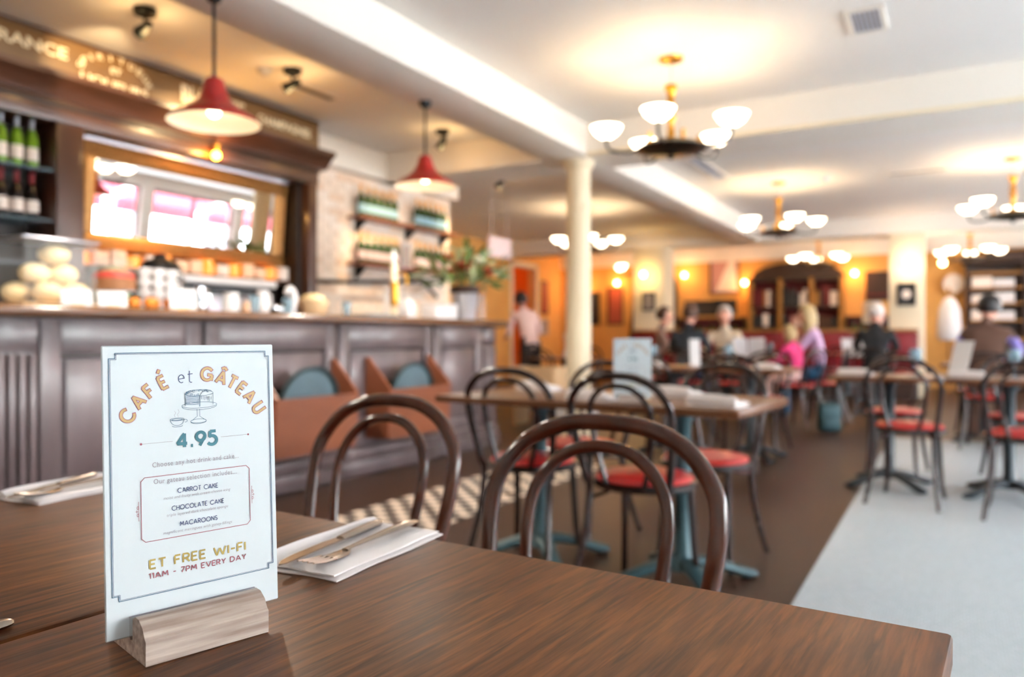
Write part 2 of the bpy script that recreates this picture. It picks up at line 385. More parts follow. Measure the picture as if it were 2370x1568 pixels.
# ------------------------------------------------------------------ bar counter
XB = -3.77; BT = 1.163
units = [(.9,1.9,0),(1.9,2.09,1),(2.09,3.03,0),(3.03,4.165,0),(4.165,5.325,0),(5.325,6.12,0),(6.12,6.34,1)]
descs = ['panelled bar front section at the far left end of the counter', 'fluted bar pilaster beside the wide plain panel', 'wide plain bar front panel next to the fluted pilaster', 'bar front panel carrying the tray rack nearest the fluted pilaster', 'bar front panel carrying the tray rack nearest the column', 'narrow plain bar front panel towards the column', 'slim corner post section ending the bar near the column']
for (a, b, fl), ds in zip(units, descs):
    t = thing('bar_cabinet', ds, 'bar front', (XB, a, 0)); w = b-a
    boxo('carcass', 'bar', (-.55, -.03, .003, w-.003, .02, 1.10), t)
    boxo('plinth', 'bar', (-.03, .05, .001, w-.001, 0, .11), t, .006)
    boxo('plinth_moulding', 'bar', (-.03, .03, .001, w-.001, .111, .19), t, .01)
    if fl:
        for k in range(max(3, int(w/.045))):
            n_ = max(3, int(w/.045)); s = w/n_
            boxo('flute', 'bar', (-.03, .005, k*s+.006, (k+1)*s-.01, .2, .93), t, .006)
        boxo('frieze', 'bar', (-.03, .002, .006, w-.006, .94, 1.095), t, .005)
    else:
        boxo('seam', 'bar_dark', (-.03, -.02, w-.024, w-.004, .2, 1.095), t)
        for y0 in (.006, w-.126): boxo('stile', 'bar', (-.03, .0, y0, y0+.1, .2, 1.095), t, .005)
        boxo('rail', 'bar', (-.03, .0, .107, w-.127, .93, 1.095), t, .005)
        boxo('rail', 'bar', (-.03, .0, .107, w-.127, .2, .29), t, .005)
        boxo('panel', 'bar', (-.03, -.012, .135, w-.155, .32, .90), t, .008)
        boxo('panel_moulding', 'bar_dark', (-.03, -.004, .109, w-.129, .905, .928), t, .004)
# worktop with bullnose
prof = [(-.62,1.112),(.02,1.112),(.03,1.10),(.045,1.10)]+[(.06+.033*math.cos(x), 1.132+.031*math.sin(x)) for x in [(-75+k*15)*PI/180 for k in range(12)]]+[(-.62,1.163)]
o = MB().prism([(XB+x, z) for x, z in prof], 'y', .9, 6.42).build('counter_slab', 'bar_top')
tag(o, 'long polished wooden bar top with rounded front edge', 'bar top')
boxo('underside_moulding', 'bar_dark', (XB-.03, XB+.025, .9, 6.4, 1.098, 1.113), o)
# tray racks
for y0, y1, ds in ((3.36, 4.11, 'brown wooden tray rack on the bar front beside the café card'), (4.45, 5.24, 'brown wooden tray rack on the bar front towards the column')):
    t = thing('tray_rack', ds, 'rack', (XB, y0, .26)); w = y1-y0
    side = [(.0,.0),(.21,.02),(.23,.37),(.02,.60),(.0,.60)]
    for s in (0, w-.022): MB().prism(side, 'y', s, s+.022).build('side_panel', 'rack_wood', t)
    MB().prism([(.19,.0),(.21,.0),(.232,.365),(.212,.365)], 'y', .023, w-.023).build('front_board', 'rack_wood', t)
    boxo('bottom_board', 'rack_wood', (.0, .188, .023, w-.023, 0, .02), t)
    boxo('back_board', 'cab_dark', (.0, .012, .023, w-.023, .022, .42), t)
    tr = thing('serving_tray', 'round grey-blue serving tray standing in the %s' % ('rack beside the café card' if y0 < 4 else 'rack towards the column'), 'tray', (XB+.1, (y0+y1)/2+.02, .285))
    M = Matrix.Translation((0,0,.27)) @ Matrix.Rotation(math.radians(8), 4, 'Y') @ Matrix.Rotation(PI/2, 4, 'Y')
    MB().lathe([(0,0),(.235,0),(.238,.006),(0,.006)], seg=40).xf(M).build('base', 'tray', tr)
    MB().lathe([(.236,-.004),(.262,-.004),(.268,.03),(.258,.03),(.252,.006),(.236,.006)], seg=40, cap=False).xf(M).build('rim', 'tray_rim', tr)

# ------------------------------------------------------------------ back bar
XK = -5.2
t = thing('back_bar', 'tall dark wooden back bar cabinet with cornice, posts and mirror bay', 'cabinet', (XL+.01, 0, 0))
d = XK-XL-.01   # depth
boxo('base_cabinet', 'cab', (0, d+.1, 1.2, 5.42, 0, .92), t)
boxo('worktop', 'cab_dark', (0, d+.14, 1.2, 5.45, .921, .96), t, .006)
boxo('back_panel', 'cab_dark', (0, .03, 1.2, 5.44, .961, 2.45), t)
for y0, y1 in ((1.2,1.3),(3.0,3.19),(5.34,5.45)): boxo('post', 'cab', (.03, d, y0, y1, .961, 2.45), t, .008)
boxo('side_panel', 'cab_dark', (.03, .3, 5.28, 5.335, .961, 2.45), t)
boxo('frieze', 'cab', (0, d+.005, 1.2, 5.46, 2.451, 2.60), t, .006)
pr = [(0,2.601),(d+.02,2.601),(d+.03,2.63),(d+.06,2.66),(d+.09,2.70),(d+.13,2.72),(d+.13,2.755),(0,2.755)]
MB().prism(pr, 'y', 1.1, 5.56).build('cornice', 'cab', t)
boxo('moulding', 'cab_dark', (d+.006, d+.02, 1.2, 5.46, 2.55, 2.575), t, .004)
for z in (2.13, 1.79, 1.5): boxo('glass_shelf', 'glass_blue', (.04, d-.03, 1.31, 2.99, z-.012, z), t)
boxo('shelf', 'cab', (.03, .22, 3.2, 5.27, 1.50, 1.53), t, .004)
s = thing('pub_sign', 'long painted wooden sign board above the back bar cornice', 'sign', (XK+.0, 0, 2.756))
boxo('board', 'sign_board', (-.06, 0, 1.2, 5.47, .0, .285), s, .006)
boxo('edge_strip', 'cab', (-.0, .012, 1.2, 5.47, .262, .285), s, .003)

def text_mesh(body, off=0, spacing=1.0, shear=0):
    cu = bpy.data.curves.new('t', 'FONT'); cu.body = body; cu.size = 1; cu.offset = off; cu.space_character = spacing; cu.shear = shear
    cu.fill_mode = 'FRONT'; cu.resolution_u = 4
    o = bpy.data.objects.new('t', cu); C.objects.link(o)
    dg = bpy.context.evaluated_depsgraph_get(); me = bpy.data.meshes.new_from_object(o.evaluated_get(dg))
    vs = [v.co.copy() for v in me.vertices]; fs = [tuple(p.vertices) for p in me.polygons]
    bpy.data.objects.remove(o); bpy.data.curves.remove(cu); bpy.data.meshes.remove(me)
    return vs, fs
def fit(body, x0, x1, yb, h, off=0, spacing=1.0, shear=0, cap=.727):
    """flat lettering spanning x0..x1 with cap height h standing on yb"""
    vs, fs = text_mesh(body, off, spacing, shear)
    a = min(v.x for v in vs); b = max(v.x for v in vs); k = (x1-x0)/(b-a); kz = h/cap
    return [(x0+(v.x-a)*k, yb+v.y*kz) for v in vs], fs
def arc_text(word, cx, cy, R, a0, a1, h, w, off=0):
    V = []; F = []
    for i, ch in enumerate(word):
        a = math.radians(a0+(a1-a0)*i/(len(word)-1)); p, f = fit(ch, -w*(.3 if ch in 'I' else 1)/2, w*(.3 if ch in 'I' else 1)/2, -h/2, h, off)
        n = len(V)
        for x, y in p: V.append((cx+R*math.sin(a)+x*math.cos(a)+y*math.sin(a), cy+R*math.cos(a)-x*math.sin(a)+y*math.cos(a)))
        F += [tuple(k+n for k in g) for g in f]
    return V, F
def sign_text(pf, name='lettering'):
    p, f = pf; q = MB().add([(.003, y, z) for y, z in p], f); return q.build(name, 'sign_paint', s, smooth=False, fix=False)
sign_text(fit('FRANCE', 2.56, 3.07, .13, .075, .02))
def ell_text(word, cy, cz, rx, rz_, a0, a1, h, w):
    V = []; F = []
    for i, ch in enumerate(word):
        a = math.radians(a0+(a1-a0)*i/max(1, len(word)-1)); ww = w*(.3 if ch == 'I' else 1); p, f = fit(ch, -ww/2, ww/2, -h/2, h, .02)
        tt = math.atan2(rz_*math.sin(a), rx*math.cos(a)); n = len(V)
        for x, y in p: V.append((cy+rx*math.sin(a)+x*math.cos(tt)+y*math.sin(tt), cz+rz_*math.cos(a)-x*math.sin(tt)+y*math.cos(tt)))
        F += [tuple(k+n for k in g) for g in f]
    return V, F
for i_, ch_ in enumerate('SPIRITUEUX'):
    a_ = -80+160*i_/9; sign_text(ell_text(ch_, 3.42, .105, .265, .135, a_, a_, .045, .04), 'letter')
sign_text(fit('ET', 3.38, 3.46, .135, .04, .02))
sign_text(fit('LIQUEURS', 3.16, 3.67, .03, .052, .02))
sign_text(fit('BUVETTE', 3.96, 4.58, .095, .13, .03))
sign_text(fit('CHAMPAGNES', 4.72, 5.35, .11, .075, .03))
# bulb under the cornice
t = thing('cabinet_lamp', 'small glowing amber lamp fixed under the back bar cornice', 'lamp', (XK+.06, 4.24, 2.47))
MB().ball((0,0,0), .032).build('bulb', 'amber_bulb', t)
MB().lathe([(.02,.03),(.024,.06),(.03,.085)], seg=14).build('holder', 'brass', t)
lamp(t, (.08,0,-.02), 4, (1,.5,.12), .04)

# mirror (leans forward)
MY0, MY1, MZ0, MZ1 = 3.3, 5.26, 1.66, 2.44
t = thing('bar_mirror', 'large gilt framed mirror in the back bar reflecting the street windows', 'mirror', (XL+.1, 0, MZ0))
t.rotation_euler = (0, math.radians(4.5), 0)
hh = MZ1-MZ0; fw = .12
MB().box(.0, .012, MY0+fw-.01, MY1-fw+.01, fw-.01, hh-fw+.01).build('mirror_glass', 'mirror', t, smooth=False)
def framebar(p0, p1, horiz):
    q = MB()
    pr = [(0,0),(.03,0),(.05,.03),(.035,.05),(.045,.075),(.03,.1),(.02,fw),(0,fw)]
    return q, pr
for (y0, y1, z0, z1, ax) in ((MY0,MY1,0,fw,'h0'),(MY0,MY1,hh-fw,hh,'h1'),(MY0,MY0+fw,fw,hh-fw,'v0'),(MY1-fw,MY1,fw,hh-fw,'v1')):
    pr = [(0,0),(.03,0),(.055,.03),(.038,.05),(.048,.075),(.03,.1),(.018,fw),(0,fw)]
    q = MB()
    if ax == 'h0': q.prism([(x, z0+u) for x, u in pr], 'y', y0, y1)
    if ax == 'h1': q.prism([(x, z1-u) for x, u in pr], 'y', y0, y1)
    if ax == 'v0': q.prism([(x, y0+u) for x, u in pr], 'z', z0, z1)
    if ax == 'v1': q.prism([(x, y1-u) for x, u in pr], 'z', z0, z1)
    q.build('frame_bar', 'gold_frame', t)
boxo('top_cap', 'steel_soft', (0, .06, MY0-.01, MY1+.01, hh+.001, hh+.02), t)

# ------------------------------------------------------------------ bottles
def bottle(name, label, kind, loc, group=None, h=.31, r=.038, glass='bottle_green', lab='label_white', foil='foil_gold'):
    t = thing(name, label, 'bottle', loc, 0, group)
    k = h/.31
    MB().lathe([(r*.9,0),(r,.006*k),(r,.165*k),(r*.9,.19*k),(.016,.235*k),(.0135,.25*k),(.0135,.3*k)], seg=16).build('body', glass, t)
    MB().lathe([(r+.0008,.045*k),(r+.0008,.125*k)], seg=16, cap=False).build('paper_label', lab, t)
    MB().lathe([(.0165,.236*k),(.0148,.25*k),(.0155,.30*k),(.015,.31*k)], seg=12).build('foil', foil, t)
    return t
b0 = None
ymap = [(2.70+.083*k) for k in range(4)]
pro = bottle('wine_bottle', 'white wine bottle with pale label on the upper glass shelf of the back bar', '', (XK-.14, 2.62, 2.131), 'white wine bottles on the upper glass shelf', .34, .037, 'bottle_lime', 'label_white', 'steel_soft')
for k in range(1, 4): copy_tree(pro, (XK-.14, 2.62+k*.098, 2.131))
pro = bottle('wine_bottle', 'dark red wine bottle with pale label on the lower glass shelf of the back bar', '', (XK-.14, 2.62, 1.791), 'red wine bottles on the lower glass shelf', .31, .041, 'bottle_dark', 'label_white', 'foil_red')
for k in range(1, 4): copy_tree(pro, (XK-.14, 2.62+k*.098, 1.791))
# brick wall shelves
for z, ds in ((2.30, 'upper wooden bottle shelf on the painted brick wall'), (1.80, 'lower wooden bottle shelf on the painted brick wall')):
    t = thing('bottle_shelf', ds, 'shelf', (XL+.012, 6.3, z))
    boxo('board', 'rack_wood', (0, .2, 0, 1.85, -.03, 0), t, .004)
    for y in (.12, 1.0, 1.7): MB().prism([(0,-.031),(.17,-.031),(.0,-.17)], 'y', y, y+.02).build('bracket', 'black_metal', t)
for z, kindl, lab, foil in ((2.301, 'upper', 'label_blue', 'foil_gold'), (1.801, 'lower', 'pinkish', 'foil_gold')):
    pro = bottle('champagne_bottle', 'green champagne bottle on the %s brick wall shelf, cluster next to the back bar' % kindl, '', (XL+.1, 6.42, z), 'champagne bottles on the %s shelf next to the back bar' % kindl, .34, .043, 'bottle_green', lab, foil)
    for k in range(1, 6): copy_tree(pro, (XL+.1, 6.42+k*.115, z))
    for k in range(6): copy_tree(pro, (XL+.1, 7.42+k*.11, z), label='green champagne bottle on the %s brick wall shelf, cluster towards the flowers' % kindl, group='champagne bottles on the %s shelf towards the flowers' % kindl)
t = thing('framed_card', 'small grey framed card between the bottles on the lower shelf', 'frame', (XL+.1, 7.2, 1.801))
boxo('frame', 'steel_soft', (-.01, .01, -.09, .09, 0, .3), t); boxo('picture', 'pic_grey', (.0101, .012, -.07, .07, .03, .27), t)
t = thing('wall_rail', 'dark bent metal rail along the painted brick wall below the shelves', 'rail', (XL+.15, 5.55, 1.55))
MB().tube([(0,0,0),(0,1.2,.07),(0,1.75,.11),(0,1.95,.09),(0,2.2,-.06)], .022, 10, 6).build('bar', 'black_metal', t)
MB().tube([(-.13,0,0),(0,0,0)], .03, 10).build('bracket', 'black_metal', t)
MB().tube([(-.14,1.75,.11),(0,1.75,.11)], .03, 10).build('bracket', 'black_metal', t)
MB().tube([(0,0,.05),(0,0,-.18)], .03, 10).build('end_post', 'black_metal', t)

# ------------------------------------------------------------------ things on the bar counter
XC = -4.05; ZC = BT+.001
def label_card(y, ds, w=.14, h=.085):
    t = thing('price_card', ds, 'card', (XC+.22, y, ZC), math.radians(-20))
    MB().prism([(0,0),(.012,0),(-.01,h),(-.018,h)], 'y', -w/2, w/2).build('card', 'white', t)
    boxo('foot', 'pale_wood', (-.02, .03, -.03, .03, 0, .012), t)
label_card(2.31, 'white price card on the bar before the tall glass cloche')
label_card(2.50, 'white price card on the bar before the red-topped cake')
label_card(2.93, 'white price card on the bar before the coffee cups', .15, .12)
t = thing('glass_cloche', 'large square glass display case holding pale pastries on the bar', 'cloche', (XC-.1, 2.33, ZC))
boxo('base', 'pale_wood', (-.17, .17, -.2, .2, 0, .02), t, .005)
boxo('glass_cover', 'glass', (-.165, .165, -.195, .195, .021, .34), t, .02)
boxo('lid', 'steel_soft', (-.168, .168, -.2, .2, .341, .352), t, .004)
for k, (x, y, z) in enumerate([(-.07,-.1,0),(.06,-.02,0),(-.06,.09,0),(.08,.11,0),(.0,-.05,.1),(.02,.08,.1),(.05,.02,.2)]):
    tag(MB().ball((0,0,0), (.07,.08,.055), 14, 8).build('pastry', 'cake_cream'), 'pale round pastry inside the square glass display case', 'pastry', 'pastries in the glass case').location = (XC-.1+x, 2.33+y, ZC+.078+z)
t = thing('cake_stand', 'red-topped cake on a low glass stand on the bar', 'cake', (XC-.02, 2.665, ZC))
MB().lathe([(.07,0),(.05,.01),(.015,.03),(.015,.07),(.03,.085),(.13,.09),(.13,.1),(0,.1)], seg=28).build('stand', 'glass_blue', t)
MB().lathe([(.11,.101),(.112,.16),(.105,.17),(0,.17)], seg=28).build('sponge', 'cake_brown', t)
MB().lathe([(.112,.171),(.1,.2),(.05,.215),(0,.218)], seg=28).build('icing', 'cake_red', t)
t = thing('cake_dome', 'pale green domed cake under glass behind the red-topped cake', 'cake', (XC-.32, 2.86, ZC))
MB().lathe([(.13,0),(.13,.02),(0,.02)], seg=28).build('plate', 'porcelain', t)
MB().lathe([(.1,.021),(.1,.2),(.08,.25),(0,.27)], seg=24).build('cake', 'fruit_green', t)
MB().lathe([(.122,.021),(.122,.26),(.09,.32),(.02,.34),(.015,.37),(0,.372)], seg=24, cap=False).build('dome', 'glass', t)
for k in range(4):
    tag(MB().ball((0,0,0), .034, 12, 8).build('orange', 'orange_fruit'), 'orange lying on the bar beside the price cards', 'fruit', 'oranges on the bar').location = (XC+.08+.05*(k % 2), 2.72+.062*k, ZC+.034)
# black grinder hood with cups
t = thing('coffee_grinder', 'black rounded coffee grinder behind the stacked white cups', 'grinder', (XC-.3, 3.16, ZC))
MB().lathe([(.11,0),(.13,.02),(.14,.2),(.13,.27),(.1,.32),(.04,.345),(.03,.37),(0,.375)], seg=28).build('body', 'black', t)
MB().tube([(.12,-.05,.1),(.19,-.05,.1)], .014, 10).build('spout', 'chrome', t)
cup = thing('coffee_cup', 'white coffee cup stacked on the bar in front of the black grinder', 'cup', (XC-.12, 2.92, ZC), 0, 'white coffee cups stacked on the bar')
MB().lathe([(.022,0),(.026,.004),(.036,.03),(.041,.062),(.038,.062),(.033,.03),(.022,.008),(0,.008)], seg=20, cap=False).build('bowl', 'porcelain', cup)
MB().tube([(.036,0,.05),(.058,0,.045),(.056,0,.022),(.034,0,.018)], .005, 8, 4).build('handle', 'porcelain', cup)
for i in range(3):
    for k in range(4):
        if i+k: copy_tree(cup, (XC-.12, 2.92+i*.09, ZC+k*.064), rz=.5*i)
# jugs, jars and glasses along the counter
def jug(name, ds, y, h, r, m, x=0, handle=True, group=None):
    t = thing(name, ds, 'jug' if handle else 'jar', (XC+x, y, ZC), 0, group)
    MB().lathe([(r*.85,0),(r,.01),(r*1.02,h*.5),(r*.8,h*.82),(r*.88,h),(r*.8,h),(r*.72,h*.82),(r*.9,h*.5),(r*.8,.012),(0,.012)], seg=24, cap=False).build('body', m, t)
    if handle: MB().tube([(0,r*.8,h*.85),(0,r*1.6,h*.8),(0,r*1.6,h*.4),(0,r*.9,h*.25)], .006, 8, 4).build('handle', m, t)
    return t
jug('milk_jug', 'small steel milk jug on the bar beside the coffee cups', 3.22, .12, .045, 'chrome')
jug('sugar_jar', 'wide white sugar jar on the bar', 3.46, .13, .055, 'porcelain', 0, False)
jug('milk_jug', 'tall steel milk jug on the bar near the white sugar jar', 3.33, .17, .05, 'chrome', -.15)
jug('cream_jug', 'tall white porcelain jug on the bar before the coffee machine', 3.72, .16, .045, 'porcelain')
jug('spice_jar', 'small peach coloured jar on the bar before the coffee machine', 3.60, .08, .04, 'peach', 0, False)
jug('syrup_jug', 'blue glass jug on the bar next to the white porcelain jug', 3.81, .13, .04, 'glass_blue', -.1)
t = thing('drinking_glass', 'clear tumbler standing on the bar near the steel jugs', 'glass', (XC+.12, 3.545, ZC), 0, 'tumblers on the bar')
MB().lathe([(.028,0),(.036,.11),(.034,.11),(.027,.008),(0,.008)], seg=18, cap=False).build('bowl', 'glass_blue', t)
for y in (3.1, 4.5, 3.9): copy_tree(t, (XC+.05, y, ZC))
# swan shaped white tap near the end of the cabinet
t = thing('water_tap', 'slim white swan-neck tap on the bar near the back bar post', 'tap', (XC, 3.99, ZC))
MB().lathe([(.03,0),(.025,.02),(.018,.04)], seg=16).build('base', 'porcelain', t)
MB().tube([(0,0,.03),(.0,.015,.1),(0,.01,.15),(0,-.02,.185),(0,-.05,.17),(0,-.055,.14)], [.024,.03,.028,.022,.016,.012], 12, 5).build('neck', 'porcelain', t)
# beer tap tower
t = thing('beer_tap', 'tall cream and brass beer tap column on the bar', 'beer tap', (XC+.05, 5.08, ZC))
MB().lathe([(.06,0),(.06,.02),(.035,.03),(.03,.05),(.03,.4),(.034,.42),(.03,.44),(0,.45)], seg=24).build('column', 'cream', t)
MB().tube([(0,0,.36),(.1,0,.36),(.13,0,.33),(.13,0,.27)], .011, 10, 4).build('spout', 'brass', t)
MB().lathe([(.012,.44),(.014,.48),(.02,.53),(.012,.56),(0,.565)], seg=14).build('lever', 'porcelain', t)
MB().lathe([(.034,.1),(.036,.1),(.036,.3),(.034,.3)], seg=20).build('badge_band', 'brass', t)
t = thing('drip_box', 'white upright napkin box at the foot of the beer tap', 'box', (XC+.2, 5.06, ZC)); boxo('body', 'white', (-.05,.05,-.05,.05,0,.13), t, .008); boxo('napkins', 'napkin', (-.03,.03,-.035,.035,.131,.15), t, .006)
t = thing('bar_towel', 'folded blue bar towel lying on the bar', 'towel', (XC+.1, 4.75, ZC)); boxo('lower_fold', 'tray', (-.12,.12,-.2,.2,0,.012), t, .005); boxo('upper_fold', 'tray', (-.11,.1,-.19,.19,.0125,.024), t, .005)
t = thing('bread_basket', 'tan rounded bread basket beside the back bar post', 'basket', (XC-.1, 4.30, ZC))
MB().lathe([(.08,0),(.1,.02),(.12,.12),(.11,.12),(.09,.025),(0,.025)], seg=24, cap=False).build('basket', 'pale_wood', t)
MB().ball((0,0,.11), (.1,.1,.06), 16, 8).build('bread', 'cake_cream', t)
for k, (y, w, h, x) in enumerate(((5.6,.2,.1,.1),(5.83,.16,.12,.05))):
    t = thing('takeaway_box', 'white cardboard box on the bar %s' % ('next to the beer tap' if k == 0 else 'next to the silver flower bucket'), 'box', (XC+x, y, ZC))
    boxo('body', 'white', (-.08,.08,-w/2,w/2,0,h), t, .004); boxo('lid', 'white', (-.083,.083,-w/2-.003,w/2+.003,h+.0005,h+.02), t, .004)
for y, x, h in ((5.45,-.3,.26),(5.62,-.32,.3),(6.345,.1,.26)):
    jug('glass_jar', 'tall clear glass jar on the bar %s' % {5.45: 'behind the white cardboard box', 5.62: 'by the brick wall shelves', 6.345: 'at the end beside the flower bucket'}[y], y, h, .06, 'glass', x, False)
# flower bucket
t = thing('flower_bucket', 'silver bucket overflowing with green foliage and flowers at the bar end', 'plant', (XC+.06, 6.14, ZC))
MB().lathe([(.09,0),(.095,.01),(.125,.24),(.132,.25),(.125,.255),(.115,.24),(.085,.02),(0,.02)], seg=32, cap=False).build('bucket', 'silver', t)
MB().lathe([(.14,.262),(.15,.31),(.1,.33),(0,.34)], seg=20).build('moss', 'dark_wood', t)
lm = MB()
lp = [(0,0),(.25,.13),(.55,.16),(.85,.08),(1,0),(.85,-.08),(.55,-.16),(.25,-.13)]
lm.add([(x*.16, y*.5*.16*2, .012*math.sin(x*PI)) for x, y in lp]+[(.08,0,.02)], [(i,(i+1)%8,8) for i in range(8)])
leafA = lm.build('leaf', 'leaf', t); lm2 = MB(); lm2.v = lm.v; lm2.f = lm.f; leafB = lm2.build('leaf', 'leaf_pale', t)
for k in range(120):
    src = leafA if random.random() < .62 else leafB
    o = src if k == 0 else src.copy()
    if k: C.objects.link(o)
    a = random.uniform(0, 2*PI); rr = random.uniform(.02,.33); zz = .33+random.uniform(0,.42)*(1-rr/.5)
    o.location = (rr*math.cos(a), rr*math.sin(a)*1.25, zz); o.rotation_euler = (random.uniform(-.7,.7), random.uniform(-1.0,.5), a); sc = random.uniform(.9,1.5); o.scale = (sc,sc,sc)
leafB.location = (.05,.2,.45); leafB.rotation_euler = (.4,-.4,1.2)
for k in range(9):
    a = k*2.4; rr = .06+.02*k
    MB().ball((rr*math.cos(a), rr*math.sin(a), .46+.04*(k % 4)), (.055,.055,.045), 10, 6).build('flower', 'petal_red' if k % 3 else 'petal_pale', t)
# coffee machine on back counter
t = thing('espresso_machine', 'wide chrome espresso machine on the back counter under the mirror', 'coffee machine', (XK-.12, 4.35, .961))
boxo('body', 'steel_soft', (-.2,.1,-.42,.42,.08,.40), t, .02); boxo('top_tray', 'porcelain', (-.22,.22,-.46,.5,.47,.53), t, .015)
boxo('back_splash', 'black', (-.2,.05,-.4,.4,.401,.469), t); boxo('drip_tray', 'chrome', (-.2,.24,-.42,.42,.0,.075), t, .01)
for y in (-.22,.18):
    MB().lathe([(.045,.2),(.05,.22),(.05,.30),(.03,.32)], (.15,y,0), 18).build('group_head', 'chrome', t)
    MB().tube([(.18,y,.21),(.3,y,.2)], .014, 10).build('handle', 'black', t)
MB().tube([(.1,.36,.3),(.2,.46,.3),(.24,.55,.28)], .04, 12, 3).build('steam_arm', 'chrome', t)
t = thing('drinks_machine', 'black coffee grinder tower on the back counter', 'grinder', (XK-.12, 3.72, .961)); MB().lathe([(.12,0),(.12,.3),(.09,.32),(.11,.42),(.11,.5),(0,.51)], seg=20).build('body', 'black', t); MB().lathe([(.03,.0),(.03,.1)], (.15,0,.2), 12).build('chute', 'chrome', t)
# amber boxes on the shelf below mirror with a light strip
ys = [3.28+.135*k for k in range(15)]
for k, y in enumerate(ys):
    m_ = ('amber','peach','peach','amber','label_white')[k % 5]; ds = {'amber': 'amber glass tumbler, backlight glow in its colour, on the shelf under the mirror', 'peach': 'peach coloured carton on the shelf under the mirror', 'label_white': 'white carton on the shelf under the mirror'}[m_]
    h = .09+.03*((k*7) % 3)/2
    if m_ == 'amber': o = MB().lathe([(.045,0),(.052,h),(.046,h),(.04,.01),(0,.01)], seg=16, cap=False).build('tumbler', m_)
    else: o = MB().rbox(-.05,.05,-.055,.055,0,h,.004).build('carton', m_)
    tag(o, ds, 'tumbler' if m_ == 'amber' else 'carton', 'row of tumblers and cartons under the mirror: '+m_.replace('label_','')); o.location = (XL+.2, y, 1.531)
t = thing('shelf_light', 'thin warm strip light along the shelf under the mirror', 'light', (XL+.06, 3.25, 1.531)); boxo('strip', 'strip', (0,.012,0,2.0,.005,.02), t); boxo('housing', 'brass', (-.012,-.001,0,2.0,0,.03), t)

# ------------------------------------------------------------------ pendants, spots, chandeliers
def pendant(loc, ds, col='red_enamel'):
    t = thing('pendant_lamp', ds, 'lamp', loc, 0, None)
    z = loc[2]; top = 2.75-z
    pr = [(.225,0),(.222,.012),(.19,.04),(.13,.075),(.085,.115),(.062,.16),(.052,.2),(.045,.22),(.02,.235)]
    MB().lathe(pr, seg=48, cap=False).build('shade', col, t)
    MB().lathe([(.2235,.001),(.218,.010),(.187,.036),(.127,.07),(.081,.11),(.058,.155),(.04,.2),(0,.205)], seg=48, cap=False).build('shade_lining', 'shade_inner_glow', t)
    MB().ball((0,0,.06), .032, 14, 10).build('bulb', 'bulb', t)
    MB().lathe([(.016,.09),(.02,.2)], seg=12).build('lamp_socket', 'brass', t)
    MB().tube([(0,0,.23),(0,0,top-.03)], .009, 8).build('cord', 'black_metal', t)
    MB().lathe([(.0,top-.05),(.03,top-.045),(.045,top-.02),(.045,top)], seg=20).build('ceiling_rose', 'black_metal', t)
    lamp(t, (0,0,-.03), 30, (1,.9,.76), .06, spot=math.radians(172), aim=(0,0,-2))
    return t
pendant((-3.24, 2.66, 2.09), 'red enamel pendant lamp hanging over the bar in front of the mirror')
pendant((-3.38, 4.66, 2.12), 'red enamel pendant lamp hanging over the bar beside the bottle shelves')
pendant((-3.10, .66, 2.09), 'added unseen red pendant lamp brightening the far left end of the bar')  # extra pendant added out of view to throw more light on the bar
spots = [(-4.36,3.06,'ceiling spotlight aimed at the sign beside the liqueurs lettering',(-5.2,3.25,2.8),22),(-4.36,4.3,'ceiling spotlight near the smoke detector over the bar',(-5.2,4.0,2.5),34),(-4.36,6.3,'ceiling spotlight over the bar before the bottle shelves',(-5.6,6.9,1.7),42),(-4.9,8.35,'small ceiling spotlight beyond the cross beam',(-5.6,8.0,2.0),36)]
for x, y, ds, aim, on in spots:
    t = thing('spotlight', ds, 'spotlight', (x, y, CZ))
    MB().lathe([(.03,-.05),(.065,-.035),(.07,0)], seg=20).build('base', 'black_metal', t)
    MB().tube([(0,0,-.04),(0,0,-.1)], .01, 8).build('stem', 'black_metal', t)
    dv = (Vector(aim)-Vector((x,y,CZ-.13))).normalized(); p0 = Vector((0,0,-.12)); M = Matrix.Translation(p0) @ dv.to_track_quat('Z','Y').to_matrix().to_4x4()
    MB().lathe([(.0,-.07),(.022,-.065),(.03,-.02),(.045,.07),(.04,.07),(.03,.05),(0,.045)], seg=18, cap=False).xf(M).build('head', 'black_metal', t)
    MB().lathe([(0,.046),(.03,.047)], seg=16, cap=False).xf(M).build('bulb', 'bulb', t)
    lamp(t, (.0,.0,-.2), 2.2, (1,.62,.25), .06)  # added point glow, no separate fitting, lifts the ceiling over the bar
    lamp(t, tuple(p0+dv*.09), on, (1,.72,.36), .02, spot=math.radians(60), aim=tuple(p0+dv))
